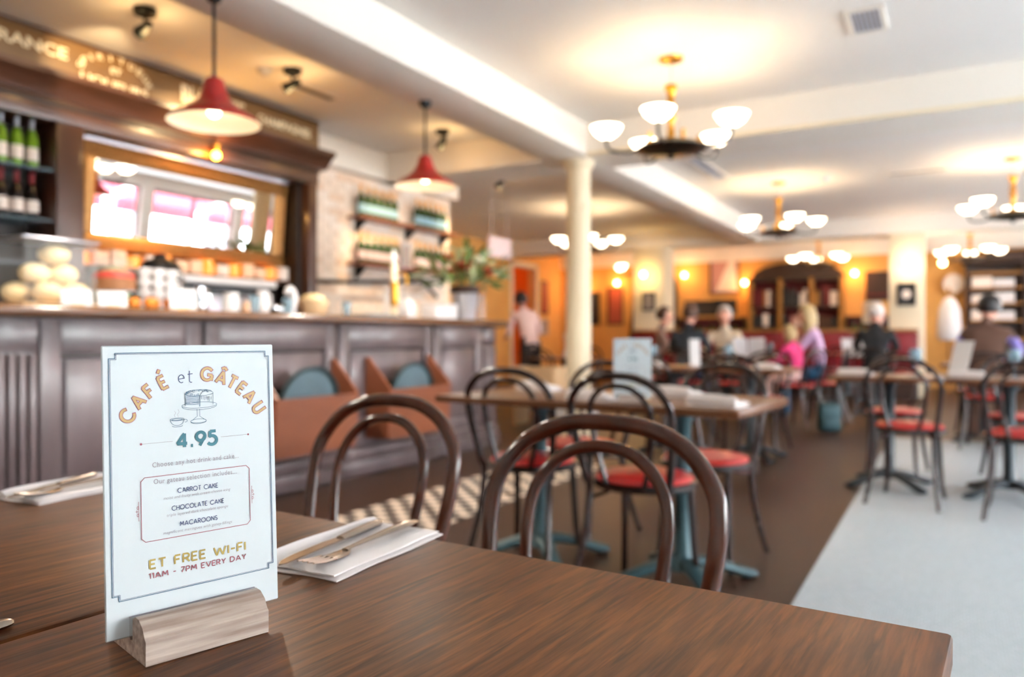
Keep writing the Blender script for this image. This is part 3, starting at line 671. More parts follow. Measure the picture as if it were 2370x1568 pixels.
def chandelier_parts(t):
    MB().lathe([(.0,0),(.04,-.03),(.085,-.02),(.09,0)], seg=24).build('ceiling_rose', 'brass', t)
    MB().tube([(0,0,-.02),(0,0,-.2)], .006, 8).build('rod', 'steel_soft', t)
    MB().lathe([(.006,-.19),(.045,-.2),(.05,-.225),(.03,-.25),(.026,-.33),(.038,-.37),(.022,-.40),(.042,-.43),(.02,-.47),(.028,-.56),(.035,-.62),(0,-.62)], seg=20).build('stem', 'brass', t)
    MB().lathe([(.0,-.585),(.1,-.6),(.2,-.63),(.255,-.665),(.25,-.675),(.15,-.695),(.05,-.70),(.02,-.71),(.025,-.73),(0,-.745)], seg=36).build('dish', 'bronze', t)
    for k in range(5):
        a = math.radians(-10.5+72*k); c_, s_ = math.cos(a), math.sin(a)
        arm = MB().tube([(r*c_, r*s_, z) for r, z in ((.2,-.65),(.3,-.68),(.39,-.68),(.45,-.66),(.47,-.61),(.47,-.575))], .011, 8, 4).build('arm', 'bronze', t)
        MB().lathe([(.012,-.58),(.05,-.572),(.09,-.54),(.116,-.495),(.111,-.495),(.085,-.535),(.046,-.565),(0,-.57)], (.47*c_, .47*s_, 0), 24, cap=False).build('glass_bowl', 'bowl_glass', t)
        MB().ball((.47*c_, .47*s_, -.515), .035, 12, 8).build('bulb', 'bulb', t)
        MB().tube([(.2*math.cos(a+.6), .2*math.sin(a+.6), -.64),(.2*math.cos(a+.6), .2*math.sin(a+.6), -.57)], .014, 8).build('candle_cup', 'brass', t)
ch_def = [((-1.78, 5.5, CZ), 'brass and bronze chandelier in front of the cross beam'), ((-1.98, 10.65, CZ), 'brass chandelier hanging beyond the cross beam near the boxed beam'), ((.62, 10.5, CZ), 'brass chandelier hanging beyond the cross beam over the right-hand tables'), ((.3, 15.9, CZ), 'distant brass chandelier in front of the dresser'), ((-2.2, 15.8, CZ), 'distant brass chandelier in front of the arched bookcase'), ((-5.0, 11.2, CZ), 'brass chandelier seen on both sides of the cream column'), ((-5.9, 16.0, CZ), 'distant brass chandelier in front of the coat alcove')]
base = None
for loc, ds in ch_def:
    if base is None:
        base = thing('chandelier', ds, 'chandelier', loc); chandelier_parts(base); t = base
    else: t = copy_tree(base, loc, .35*len(ds), ds)
# ceiling fittings
def vent(loc, sx, sy, ds, slats, m='vent', dark='vent_dark'):
    t = thing('ceiling_vent', ds, 'vent', loc)
    boxo('backing', dark, (-sx/2,sx/2,-sy/2,sy/2,-.006,0), t)
    for b in ((-sx/2-.03,-sx/2,-sy/2-.03,sy/2+.03,-.014,0),(sx/2,sx/2+.03,-sy/2-.03,sy/2+.03,-.014,0),(-sx/2,sx/2,-sy/2-.03,-sy/2,-.014,0),(-sx/2,sx/2,sy/2,sy/2+.03,-.014,0)): boxo('frame', 'plaster', b, t)
    for k in range(slats):
        if sx > sy: y = -sy/2+(k+.5)*sy/slats; boxo('slat', m, (-sx/2,sx/2,y-.006,y+.006,-.012,-.0062), t)
        else: x = -sx/2+(k+.5)*sx/slats; boxo('slat', m, (x-.006,x+.006,-sy/2,sy/2,-.012,-.0062), t)
vent((-.47, 5.45, CZ), .17, .36, 'square grey ceiling vent near the front chandelier', 6)
vent((-.36, 10.75, CZ), .6, .12, 'long dark slotted ceiling vent between the far chandeliers', 3, 'vent_dark', 'pic_dark')
vent((-4.6, 4.75, CZ), .1, .5, 'narrow slotted ceiling vent over the bar', 2, 'vent_dark', 'pic_dark')
vent((-2.55, 9.0, CZ), .14, 1.9, 'long grey slatted strip imitating soffit shade beside the boxed beam', 3, 'vent', 'vent')  # grey slats stand in for the soffit shading at this spot
t = thing('smoke_detector', 'round white smoke detector on the ceiling over the bar', 'detector', (-4.55, 4.2, CZ)); MB().lathe([(0,-.045),(.03,-.045),(.05,-.03),(.06,0)], seg=24).build('body', 'white', t); MB().lathe([(0,-.052),(.012,-.05),(.014,-.046)], seg=12).build('sensor', 'steel_soft', t)
t = thing('smoke_detector', 'small round ceiling sensor near the long dark vent', 'detector', (-1.4, 10.6, CZ)); MB().lathe([(0,-.045),(.03,-.045),(.05,-.03),(.06,0)], seg=24).build('body', 'vent', t); MB().lathe([(0,-.052),(.012,-.05),(.014,-.046)], seg=12).build('sensor', 'steel_soft', t)
# ------------------------------------------------------------------ tables
TR = math.radians(-3.6)
def rot(x, y, a=TR): return (x*math.cos(a)-y*math.sin(a), x*math.sin(a)+y*math.cos(a))
def table(loc, ds, wood='table_far', w=.676, dp=.70, iron='cast_iron', rz=TR):
    t = thing('cafe_table', ds, 'table', (loc[0], loc[1], 0), rz)
    MB().rbox(-w/2, w/2, -dp/2, dp/2, .72, .75, .004, 2).build('table_top', wood, t)
    boxo('mounting_plate', iron, (-.15,.15,-.15,.15,.712,.7195), t)
    MB().lathe([(.075,.06),(.06,.09),(.035,.13),(.032,.5),(.034,.66),(.06,.70),(.06,.711)], seg=20).build('pillar', iron, t)
    for k in range(4):
        a = PI/4+k*PI/2; q = MB()
        q.tube([(.03,0,.09),(.12,0,.075),(.22,0,.045),(.29,0,.022),(.33,0,.02)], [.04,.038,.034,.036,.02], 10, 4, flat=.62)
        q.xf(Matrix.Rotation(a, 4, 'Z')).build('foot', iron, t)
        boxo('glide', 'black', (.285*math.cos(a)-.015, .285*math.cos(a)+.015, .285*math.sin(a)-.015, .285*math.sin(a)+.015, 0, .008), t)
    return t
def grid(ox, oy, u, v): # point on a rotated table frame
    a = rot(u, v); return (ox+a[0], oy+a[1])
# near pair: back right corner at (.003,.781)
c1 = grid(.003, .781, -.339, -.351); c2 = grid(.003, .781, -.339-.683, -.351)
table(c1, 'dark oak café table carrying the tall café price card', 'table', iron='iron_dark')
table(c2, 'dark oak café table joined to the one carrying the price card, nearer the bar', 'table', iron='iron_dark')

# ------------------------------------------------------------------ bentwood chairs (face +y, back at -y)
def chair_proto(name, ds, wood):
    t = thing(name, ds, 'chair')
    half = [(.168,-.165,.455),(.185,-.19,.56),(.2,-.22,.68),(.2,-.236,.745),(.183,-.25,.79),(.14,-.262,.835),(.075,-.27,.862)]
    pts = half+[(0,-.272,.868)]+[(-x,y,z) for x, y, z in half[::-1]]
    MB().tube(pts, .0145, 12, 6).build('back_hoop', wood, t)
    h2 = [(.078,-.182,.455),(.105,-.195,.56),(.122,-.214,.66),(.122,-.232,.735),(.1,-.245,.785),(.055,-.254,.82)]
    MB().tube(h2+[(0,-.256,.83)]+[(-x,y,z) for x, y, z in h2[::-1]], .0105, 12, 6).build('inner_hoop', wood, t)
    MB().lathe([(.15,.425),(.19,.425),(.203,.435),(.203,.452),(.195,.457),(.15,.457)], seg=36, cap=False).build('seat_frame', wood, t)
    MB().lathe([(0,.44),(.188,.44),(.19,.46),(.18,.474),(.13,.485),(0,.488)], seg=36).build('seat', 'red_seat', t)
    for s in (-1, 1):
        MB().tube([(s*.165,-.16,.46),(s*.158,-.165,.40),(s*.165,-.19,.25),(s*.19,-.25,.06),(s*.2,-.275,.0)], [.0145,.0145,.0145,.0135,.0125], 10, 5).build('leg', wood, t)
        MB().tube([(s*.14,.12,.44),(s*.145,.132,.3),(s*.155,.15,.1),(s*.17,.175,0)], [.016,.0155,.0135,.012], 10, 4).build('leg', wood, t)
        MB().tube([(s*.155,-.15,.39),(s*.13,-.06,.40),(s*.1,.0,.425)], .008, 8, 4).build('brace', wood, t)
    return t
protoA = chair_proto('bentwood_chair', '', 'chair'); protoB = chair_proto('bentwood_chair', '', 'chair_dark')
used = {'A': False, 'B': False}
def chair(x, y, rz, ds, kind='B', z=.0, group=None):
    p = protoA if kind == 'A' else protoB
    if not used[kind]:
        used[kind] = True; p.location = (x,y,z); p.rotation_euler = (0,0,rz); p['label'] = ds
        if group: p['group'] = group
        return p
    return copy_tree(p, (x,y,z), rz, ds, group)
FARS = PI+TR   # faces the camera side
def back_at(bx, by, rz):  # seat origin from the position of the back hoop
    return (bx+.24*-math.sin(rz), by+.24*math.cos(rz))
for (bx, by), ds in (((-.497,1.16),'dark bentwood chair drawn up to the table carrying the café price card'), ((-1.09,1.345),'dark bentwood chair drawn up to the table nearer the bar, beside the cutlery napkin')):
    chair(*back_at(bx, by, FARS), FARS, ds, 'A')
# second pair
T2R = grid(-.643, 2.745, -.338, .35); T2L = grid(-.643, 2.745, -.338-.684, .35)
table(T2R, 'brown café table holding the white menu card, beyond the nearest chairs'); table(T2L, 'brown café table joined to the menu card table, nearer the bar')
chair(*back_at(-1.06, 2.66, TR), TR, 'bentwood chair with red seat on the near side of the menu card table')
chair(*back_at(-1.63, 2.84, TR+.1), TR+.1, 'bentwood chair with red seat on the near side of the joined table, nearer the bar')
chair(*back_at(-.95, 3.72, FARS), FARS, 'bentwood chair with red seat on the far side of the menu card table')
chair(*back_at(-1.62, 3.85, FARS-.08), FARS-.08, 'bentwood chair on the far side of the joined table, nearer the bar')
# right pair on the mosaic
T3L = (-.36, 5.82); T3R = grid(*T3L, .684, 0)
table(T3L, 'brown café table on the edge of the pale mosaic floor', iron='iron_dark'); table(T3R, 'brown café table standing fully on the pale mosaic floor', iron='iron_dark')
chair(-.22, 5.36, TR-.06, 'bentwood chair with red seat on the near side of the table at the mosaic edge')
chair(.36, 5.22, TR+.05, 'bentwood chair with red seat on the near side of the table fully on the mosaic')
chair(-.36, 6.36, FARS, 'bentwood chair on the far side of the table at the mosaic edge')
chair(.4, 6.33, FARS+.1, 'bentwood chair on the far side of the table fully on the mosaic')
# further tables: (x, y, description)
rows = [(-1.45, 6.6, 'the middle aisle table', 'brown café table in the middle of the dark timber aisle', 1), (-2.13, 6.64, 'the table beside the cream column', 'brown café table standing beside the cream column', 1), (.27, 8.72, 'the violet-sleeved person\'s table', 'brown café table where the person with violet sleeves sits', 1), (.95, 8.69, 'the last table on the mosaic', 'brown café table at the end of the pale mosaic floor', 1),
        (-2.0, 9.75, 'the blonde person\'s table', 'brown café table where the blonde person sits', 2), (-2.75, 9.8, 'the table of the person in charcoal', 'brown café table where the person in charcoal sits', 2), (-.85, 11.3, 'the white haired person\'s table', 'brown café table where the white haired person sits', 1), (-4.25, 8.85, 'the table beyond the cream column', 'brown café table just beyond the cream column', 1), (-4.3, 12.4, 'the table by the small-print pillar', 'brown café table near the pillar with the small print', 1), (-2.6, 13.1, 'the mid-banquette table', 'brown café table before the middle of the red banquette', 3), (-1.4, 13.1, 'the table at the pillar end of the banquette', 'brown café table before the pillar end of the red banquette', 3)]
for x, y, nm, tl, k in rows:
    table((x, y), tl, wood='table_far', iron='iron_dark')
    if k == 1:
        chair(x+.02, y-.5, TR+random.uniform(-.1,.1), 'bentwood chair on the near side of '+nm)
        chair(x-.02, y+.5, FARS+random.uniform(-.1,.1), 'bentwood chair on the far side of '+nm)
    if k == 2: chair(x-(.05 if x < -2.5 else .25), y-.55, TR+random.uniform(-.1,.1), 'bentwood chair on the near side of '+nm)
    if k == 3: chair(x, y-.52, TR, 'bentwood chair on the near side of '+nm)

# ------------------------------------------------------------------ café price card
CW, CH = .149, .237
def cam_pt(X, Z): # camera ground coordinates to world
    return (X*math.cos(YAW)-Z*math.sin(YAW), X*math.sin(YAW)+Z*math.cos(YAW))
p0 = cam_pt(-.323, .615); p1 = cam_pt(-.2175, .72)
ca = math.atan2(p1[1]-p0[1], p1[0]-p0[0])
MENU = thing('menu_card', 'tall white café card in a pale wooden holder on the near table', 'menu card', (p0[0], p0[1], .7505), ca)
hold = MB().prism([(-.031,0),(.055,0),(.055,.004),(.012,.026),(.006,.03),(.003,.03),(.003,.012),(-.002,.012),(-.002,.030),(-.008,.0335),(-.016,.033),(-.024,.028),(-.0285,.021),(-.031,.019)], 'x', .0195, .123)
hold.build('holder', 'holder_wood', MENU)
cf = bpy.data.objects.new('card_sheet', None)  # placeholder replaced by mesh below
bpy.data.objects.remove(cf)
LEAN = math.radians(2.7)
def cardM(dz=0): return Matrix.Translation((0, .0, .0155)) @ Matrix.Rotation(-LEAN, 4, 'X') @ Matrix.Translation((0, -dz, 0))
sheet = MB().rbox(0, CW, .0002, .0022, 0, CH, .0009, 1).xf(cardM()).build('card_sheet', 'card', MENU)
MB().box(.0175, .125, -.0022, -.0006, .0, .0165).xf(cardM()).build('acrylic_lip', 'acrylic', MENU)
MB().box(.0175, .125, -.0022, -.0006, .0162, .0166).xf(cardM()).build('acrylic_edge', 'print_grey', MENU)
def ink(name, pf, m, dz=.00025):
    p, f = pf
    qd = len(p) == 4*len(f)   # separate strokes: lay overlapping strokes on top of each other, not in one plane
    return MB().add([(x/1000, -dz-((i//4) % 4)*1.2e-5*qd, y/1000) for i, (x, y) in enumerate(p)], f).xf(cardM()).build(name, m, sheet, smooth=False, fix=False)
def rects(rs):
    V = []; F = []
    for x0, y0, x1, y1 in rs:
        n = len(V); V += [(x0,y0),(x1,y0),(x1,y1),(x0,y1)]; F.append((n,n+1,n+2,n+3))
    return V, F
def strokes(polys, w):
    V = []; F = []
    for pl in polys:
        for (ax, ay), (bx, by) in zip(pl, pl[1:]):
            L_ = math.hypot(bx-ax, by-ay) or 1e-6; dx, dy = (bx-ax)/L_*w/2, (by-ay)/L_*w/2; n = len(V)
            e = .5 if len(pl) > 2 else 0
            V += [(ax-dy-dx*e, ay+dx-dy*e),(ax+dy-dx*e, ay-dx-dy*e),(bx+dy+dx*e, by-dx+dy*e),(bx-dy+dx*e, by+dx+dy*e)]; F.append((n,n+1,n+2,n+3))
    return V, F
def arc(cx, cy, rx, ry, a0, a1, n=14):
    return [(cx+rx*math.cos(math.radians(a0+(a1-a0)*k/n)), cy+ry*math.sin(math.radians(a0+(a1-a0)*k/n))) for k in range(n+1)]
# geometric capitals on a unit high box (stroke centre lines, width, polylines)
def glyph(ch):
    G = {
     'A': (.8, [[(0,0),(.4,1)],[(.4,1),(.8,0)],[(.15,.3),(.65,.3)]]), 'E': (.5, [[(0,0),(0,1)],[(0,1),(.5,1)],[(0,.52),(.42,.52)],[(0,0),(.5,0)]]),
     'F': (.5, [[(0,0),(0,1)],[(0,1),(.5,1)],[(0,.52),(.42,.52)]]), 'T': (.62, [[(0,1),(.62,1)],[(.31,1),(.31,0)]]), 'C': (.85, [arc(.5,.5,.5,.5,48,312,22)]),
     'G': (.95, [arc(.5,.5,.5,.5,48,335,22), [(.95,.02),(.95,.45)],[(.95,.45),(.55,.45)]]), 'U': (.66, [[(0,1),(0,.33)]+arc(.33,.33,.33,.33,180,360,12)+[(.66,1)]]),
     'O': (1.0, [arc(.5,.5,.5,.5,0,360,26)]), 'H': (.66, [[(0,0),(0,1)],[(.66,0),(.66,1)],[(0,.5),(.66,.5)]]), 'L': (.45, [[(0,1),(0,0)],[(0,0),(.45,0)]]), 'I': (.0, [[(0,0),(0,1)]]),
     'K': (.6, [[(0,0),(0,1)],[(.58,1),(0,.42)],[(.2,.62),(.62,0)]]), 'M': (.86, [[(0,0),(.1,1)],[(.1,1),(.43,.3)],[(.43,.3),(.76,1)],[(.76,1),(.86,0)]]), 'N': (.68, [[(0,0),(0,1)],[(0,1),(.68,0)],[(.68,0),(.68,1)]]),
     'R': (.55, [[(0,0),(0,1)],[(0,1),(.28,1)]+arc(.28,.74,.26,.26,90,-90,10)+[(0,.48)],[(.25,.48),(.58,0)]]), 'P': (.55, [[(0,0),(0,1)],[(0,1),(.28,1)]+arc(.28,.72,.28,.28,90,-90,10)+[(0,.44)]]),
     'S': (.52, [arc(.26,.75,.24,.25,40,270,12)+arc(.26,.25,.26,.25,90,-140,12)]), 'W': (1.15, [[(0,1),(.28,0)],[(.28,0),(.575,.85)],[(.575,.85),(.87,0)],[(.87,0),(1.15,1)]]), 'V': (.75, [[(0,1),(.375,0)],[(.375,0),(.75,1)]]), 'Y': (.68, [[(0,1),(.34,.46)],[(.68,1),(.34,.46)],[(.34,.46),(.34,0)]]),
     'D': (.72, [[(0,0),(0,1),(.24,1)]+arc(.24,.5,.48,.5,90,-90,16)+[(0,0)]]), '-': (.4, [[(0,.48),(.4,.48)]]), '.': (.14, [[(.0,.06),(.14,.06)]]),
     '1': (.22, [[(.22,0),(.22,1)],[(.22,1),(0,.82)]]), '7': (.56, [[(0,1),(.56,1)],[(.56,1),(.16,0)]]), '4': (.68, [[(.5,0),(.5,1)],[(.5,1),(0,.27)],[(0,.27),(.68,.27)]]), '9': (.6, [arc(.3,.69,.3,.31,0,360,22),[(.6,.66),(.22,0)]]), '5': (.56, [[(.52,1),(.12,1)],[(.12,1),(.08,.56)],arc(.24,.33,.33,.33,120,-140,16)]), ' ': (.3, [])}
    return G[ch]
def caps(txt, x0, x1, yb, h, w, extra=0):
    V = []; F = []; x = 0; pos = []; gap = .26
    for ch in txt: pos.append(x); x += glyph(ch)[0]+gap
    k = (x1-x0)/(x-gap)
    for ch, px in zip(txt, pos):
        pl = [[(x0+(px+a)*k, yb+b*h) for a, b in p] for p in glyph(ch)[1]]
        v, f = strokes(pl, w); n = len(V); V += v; F += [tuple(i+n for i in g) for g in f]
    return V, F
def ext(pl, e):
    if len(pl) < 2: return pl
    (ax,ay),(bx,by) = pl[0], pl[1]; L_ = math.hypot(bx-ax,by-ay) or 1; a = (ax-(bx-ax)/L_*e, ay-(by-ay)/L_*e)
    (cx,cy),(dx,dy) = pl[-2], pl[-1]; L_ = math.hypot(dx-cx,dy-cy) or 1; d = (dx+(dx-cx)/L_*e, dy+(dy-cy)/L_*e)
    return [a]+pl[1:-1]+[d] if len(pl) > 2 else [a, d]
def arc_caps(items, h, w, e=0):
    V = []; F = []
    for ch, deg, acc in items:
        gw, pl = glyph(ch); a = math.radians(deg); R = 66; cx, cy = 76, 146
        pls = [[((x-gw/2)*h*.92, (y-.5)*h) for x, y in p] for p in pl]
        if acc == 'acute': pls.append([(-.3, h*.82),(1.9, h*1.02)])
        if acc == 'hat': pls.append([(-2.2, h*.7),(0, h*.87)]); pls.append([(0, h*.87),(2.2, h*.7)])
        if e: pls = [ext(p, e) for p in pls]
        M_ = lambda x, y: (cx+R*math.sin(a)+x*math.cos(a)+y*math.sin(a), cy+R*math.cos(a)-x*math.sin(a)+y*math.cos(a))
        v, f = strokes([[M_(x, y) for x, y in p] for p in pls], w); n = len(V); V += v; F += [tuple(i+n for i in g) for g in f]
    return V, F
tit = [('C',-60,None),('A',-47.5,None),('F',-37,None),('E',-25.5,'acute'),('G',8.5,None),('A',20.5,'hat'),('T',29.8,None),('E',38.8,None),('A',48.5,None),('U',60.5,None)]
for it in tit:
    ink('letter_outline', arc_caps([it], 10.6, 2.9, .4), 'print_mauve', .00012); ink('letter', arc_caps([it], 10.6, 2.05), 'print_gold')
# "et" in thin serif strokes
ink('title_word', strokes([[(61,207.8),(65.4,208.4)]+arc(63.3,208,2.5,3.4,5,300,16), [(70.3,214.5)]+[(70.2,206.2)]+arc(71.6,206.2,1.4,1.6,180,300,6), [(68.6,211.6),(73,212.1)]], .62), 'print_navy')
ink('price', caps('4.95', 58.8, 93, 149.2, 11.6, 2.7), 'print_teal')
ink('rule_line', rects([(30,154.9,55,155.2),(97,154.9,122,155.2)]), 'print_grey'); ink('rule_dot', strokes([arc(29.2,155,.5,.5,0,360,8), arc(122.6,155,.4,.4,0,360,8)], .9), 'print_red')
fr = [(5.2,34.5),(5.2,226.4),(10,226.4),(10,230.8),(141,230.8),(141,226.4),(144.3,226.4),(144.3,34.5),(140,34.5),(140,30.2),(10.2,30.2),(10.2,34.5),(5.2,34.5)]
ink('border_line', strokes([fr], .6), 'print_blue'); ink('inner_border_line', strokes([[(75+(x-75)*.985, 130+(y-130)*.991) for x, y in fr]], .3), 'print_navy')
ink('tagline', fit('Choose any hot drink and cake...', 38, 113, 134.8, 4.3, 0, 1.12), 'print_grey')
ink('tagline', fit('Our gateau selection includes...', 38.8, 111, 120.8, 4.3, 0, 1.12), 'print_grey')
ink('cake_name', caps('CARROT CAKE', 58.6, 93.5, 110.9, 3.7, .55), 'print_navy'); ink('cake_name', caps('CHOCOLATE CAKE', 53.4, 98.6, 96.6, 3.7, .55), 'print_navy'); ink('cake_name', caps('MACAROONS', 60, 92.3, 82.6, 3.7, .55), 'print_navy')
for y, tx, a, b in ((106.6,'moist and fruity with cream cheese icing',46.5,104.8),(92.0,'triple layered dark chocolate sponge',49,102.4),(77.6,'magnificent meringues with ganey fillings',45.7,105.8)): ink('cake_note', fit(tx, a, b, y, 2.5, -.004, 1.05, .2), 'print_grey')
bx = [(31.5,127),(120,127),(123,124),(123,77),(120,74),(31.5,74),(28.5,77),(28.5,124),(31.5,127)]
ink('box_line', strokes([bx], .55), 'print_red')
orn = []
for sx, x in ((-1,26.6),(1,124.9)):
    orn += [[(x,108),(x,92)], arc(x+sx*.8,103,.7,1.2,0,360,8), arc(x+sx*.8,97,.7,1.2,0,360,8), [(x+sx*.6,100),(x+sx*2.6,100)], [(x+sx*1.6,98.8),(x+sx*1.6,101.2)]]
ink('ornament', strokes(orn, .35), 'print_red')
ink('wifi_line', caps('ET FREE WI-FI', 34.6, 117.4, 51.4, 7.0, 1.5), 'print_olive'); ink('hours_line', caps('11AM - 7PM EVERY DAY', 33.8, 118, 43.3, 4.3, .8), 'print_red')
# engraving: layer cake on a stand and a steaming cup
ink('cake_wash', strokes([[(67,189.5),(78,189.5)]], 9.5), 'print_pale', .00015)
eng = [arc(78.6,184.5,15.4,2.6,0,360,36), arc(78.6,183.6,15.2,3.2,180,360,24), [(66.2,184.5),(66.2,194.8)], [(90.6,184.3),(90.8,194.8)], arc(78.5,194.8,12.3,2.4,0,360,30), arc(78.5,196,11,2,10,170,20), [(78.4,183.2),(78.6,192.6)], [(79.0,183.2),(79.4,192.8)], [(78.6,192.6),(82,196.4)],
       [(76.2,181),(76.4,174.5)], [(78.6,181),(78.6,174.4)], [(75.9,174.5),(71.5,171.2)], [(78.9,174.5),(83.6,171.2)], arc(77.5,170.7,6.9,1.7,0,360,24), arc(77.5,170.2,6.7,1.8,180,360,16)]
for k in range(6): eng.append([(66.6+.1*k, 186+k*1.35),(72,185.3+k*1.35),(78,185.5+k*1.35)])
for k in range(16):
    a = random.uniform(0, 6.3); eng.append(arc(78.5+10.5*math.cos(a), 195.2+1.8*math.sin(a), 1.2, .9, random.uniform(0,180), random.uniform(200,330), 6))
for k in range(7): eng.append([(80.5+k*1.4, 192.5-.2*k),(80.4+k*1.4, 189+random.uniform(-2,1))])
eng += [arc(59.2,173.4,5.8,1.2,0,360,24), arc(59.2,173.3,5.8,5.2,180,360,18), arc(59.2,167.8,4.3,.9,170,370,12), arc(66,171.8,1.7,1.2,-100,150,10), arc(59,173.2,4.4,.7,0,360,16)]
ink('engraving', strokes(eng, .34), 'print_blue')
ink('steam', strokes([[(57.5,175.5),(56.6,177.2),(58,178.8),(57,180.5)],[(60,175.5),(59.3,177.5),(60.8,179.6),(60,182)]], .22), 'print_grey')
o = copy_tree(MENU, (-1.16, 2.86, .7505), math.radians(24), 'white menu card in a wooden holder on the second table beyond the chairs')

# ------------------------------------------------------------------ napkins and cutlery
def napkin(loc, rz, ds, w=.115, l=.21, group=None):
    t = thing('napkin', ds, 'napkin', loc, rz, group)
    for k, (z, dw, dl, dx) in enumerate(((0,0,0,0),(.0037,-.008,-.006,-.002))):
        q = MB(); nx, ny = 10, 14; hw = (w+dw)/2; hl = (l+dl)/2
        top = []; bot = []
        for j in range(ny+1):
            for i in range(nx+1):
                u = -1+2*i/nx; v = -1+2*j/ny
                x = u*hw+dx+.0015*math.sin(v*5+k); y = v*hl+.002*math.sin(u*4+k*2)
                roll = .0095*math.exp(-((u+.86)/.16)**2)*(k) + .0012*math.sin(u*3+v*2+k)**2*(1 if k else .2)
                rim = max(abs(u)**8, abs(v)**10); top.append((x, y, z+.0034*(1-.75*rim)+roll)); bot.append((x, y, z))
        n = (nx+1)*(ny+1); q.add(top+bot, [])
        for j in range(ny):
            for i in range(nx):
                a = j*(nx+1)+i; q.f.append((a,a+1,a+nx+2,a+nx+1)); q.f.append((n+a,n+a+nx+1,n+a+nx+2,n+a+1))
        edge = [i for i in range(nx+1)]+[(j*(nx+1)+nx) for j in range(1,ny+1)]+[ny*(nx+1)+i for i in range(nx-1,-1,-1)]+[j*(nx+1) for j in range(ny-1,0,-1)]
        for a, b in zip(edge, edge[1:]+edge[:1]): q.f.append((a, n+a, n+b, b))
        q.build('fold', 'napkin', t)
    return t
def knife(loc, rz, ds, tilt=0):
    t = thing('table_knife', ds, 'knife', loc, rz)
    t.rotation_euler = (tilt, 0, rz)
    MB().tube([(0,.02,.004),(0,.06,.004),(0,.105,.004),(0,.115,.004)], [.006,.0075,.0085,.004], 10, 4, flat=.5).build('handle', 'steel', t)
    MB().prism([(-.005,.02),(-.0085,.0),(-.0095,-.06),(-.007,-.085),(.0,-.098),(.004,-.09),(.0055,.02)], 'z', .003, .0045).build('blade', 'steel', t)
    return t
def fork(loc, rz, ds):
    t = thing('table_fork', ds, 'fork', loc, rz)
    MB().tube([(0,.115,.005),(0,.09,.006),(0,.03,.006),(0,-.02,.005),(0,-.035,.004)], [.006,.0095,.006,.004,.005], 10, 4, flat=.4).build('handle', 'steel', t)
    MB().tube([(0,-.03,.004),(0,-.042,.002),(0,-.055,.002),(0,-.066,.003)], [.005,.0115,.0125,.0125], 10, 4, flat=.14).build('head', 'steel', t)
    for k in range(4):
        x = -.0105+.007*k; MB().tube([(x,-.064,.003),(x,-.085,.0045),(x*1.02,-.103,.008)], [.0019,.0018,.0012], 8, 3).build('tine', 'steel', t)
    return t
NA = math.radians(3.0)
napkin((-.632, .726, .7505), NA, 'folded white napkin with knife and fork beside the café price card', .122, .218)
knife((-.647, .70, .7592), NA+.10, 'steel knife lying on the napkin beside the café price card')
fork((-.612, .718, .7592), NA+.02, 'steel fork lying on the napkin beside the café price card')
napkin((-1.284, .768, .7505), NA+.03, 'folded white napkin at the corner of the table nearer the bar', .11, .19)
knife((-1.293, .735, .7592), NA+.35, 'steel knife lying on the napkin at the table corner nearer the bar')
fork((-1.268, .765, .7592), NA+.1, 'steel fork lying on the napkin at the table corner nearer the bar')
k = knife((-.7225, .2686, .7505), .1, 'steel knife lying alone on the bare dark table')
for x, y, ds in ((-1.28,2.93,'folded white napkin on the joined table behind the bentwood chair back'),(-.76,2.90,'folded white napkin at the free corner of the menu card table'),(-1.05,3.31,'folded white napkin on the far edge of the menu card table'),(-1.75,3.35,'folded white napkin on the far edge of the joined table nearer the bar'),
                 (-.56,5.72,'folded white napkin on the table at the mosaic edge'),(.1,5.72,'folded white napkin on the mosaic table beside the tilted menu'),(-1.3,6.5,'folded white napkin on the middle aisle table'),(-1.72,9.6,'folded white napkin before the blonde woman'),(-2.3,6.6,'folded white napkin on the table beside the column')):
    napkin((x, y, .7505), math.radians(75), ds).scale = (1, 1, 3)   # rolled thicker
# simple folded menus, glasses, cruets on the further tables
def menu(loc, rz, ds, w=.16, h=.22, lean=12, open_=True):
    t = thing('menu', ds, 'menu', loc, rz); a = math.radians(lean)
    for s in ((-1,1) if open_ else (1,)):
        q = MB().rbox(0 if s > 0 else -w, w if s > 0 else 0, -.001, .001, 0, h, .0004, 1)
        q.xf(Matrix.Rotation(-.3*s if open_ else 0, 4, 'Z') @ Matrix.Rotation(-a, 4, 'X')).build('page', 'white', t)
    boxo('stand', 'pale_wood', (-.03,.03,-.0,.045,0,.012), t)
menu((-2.0, 6.72, .7505), YAW, 'narrow white menu on the table beside the column', .09, .24, 8, False)
menu((-2.14, 9.62, .7505), YAW, 'open white menu standing before the blonde woman', .19, .25, 10)
menu((-1.12, 11.2, .7505), YAW, 'open white menu on the table before the white haired person', .17, .24, 10)
menu((-.02, 5.95, .7505), YAW-1.1, 'white menu leaning sideways on the mosaic table', .13, .25, 22, False)
t = thing('bud_vase', 'small white bud vase on the table just beyond the column', 'vase', (-4.2, 8.8, .7505)); MB().lathe([(.035,0),(.05,.04),(.02,.1),(.018,.2),(.03,.24),(.024,.24),(.012,.2),(.0,.05)], seg=20, cap=False).build('body', 'porcelain', t); MB().ball((0,0,.27), (.035,.035,.04)).build('blossom', 'petal_pale', t)
gl = None
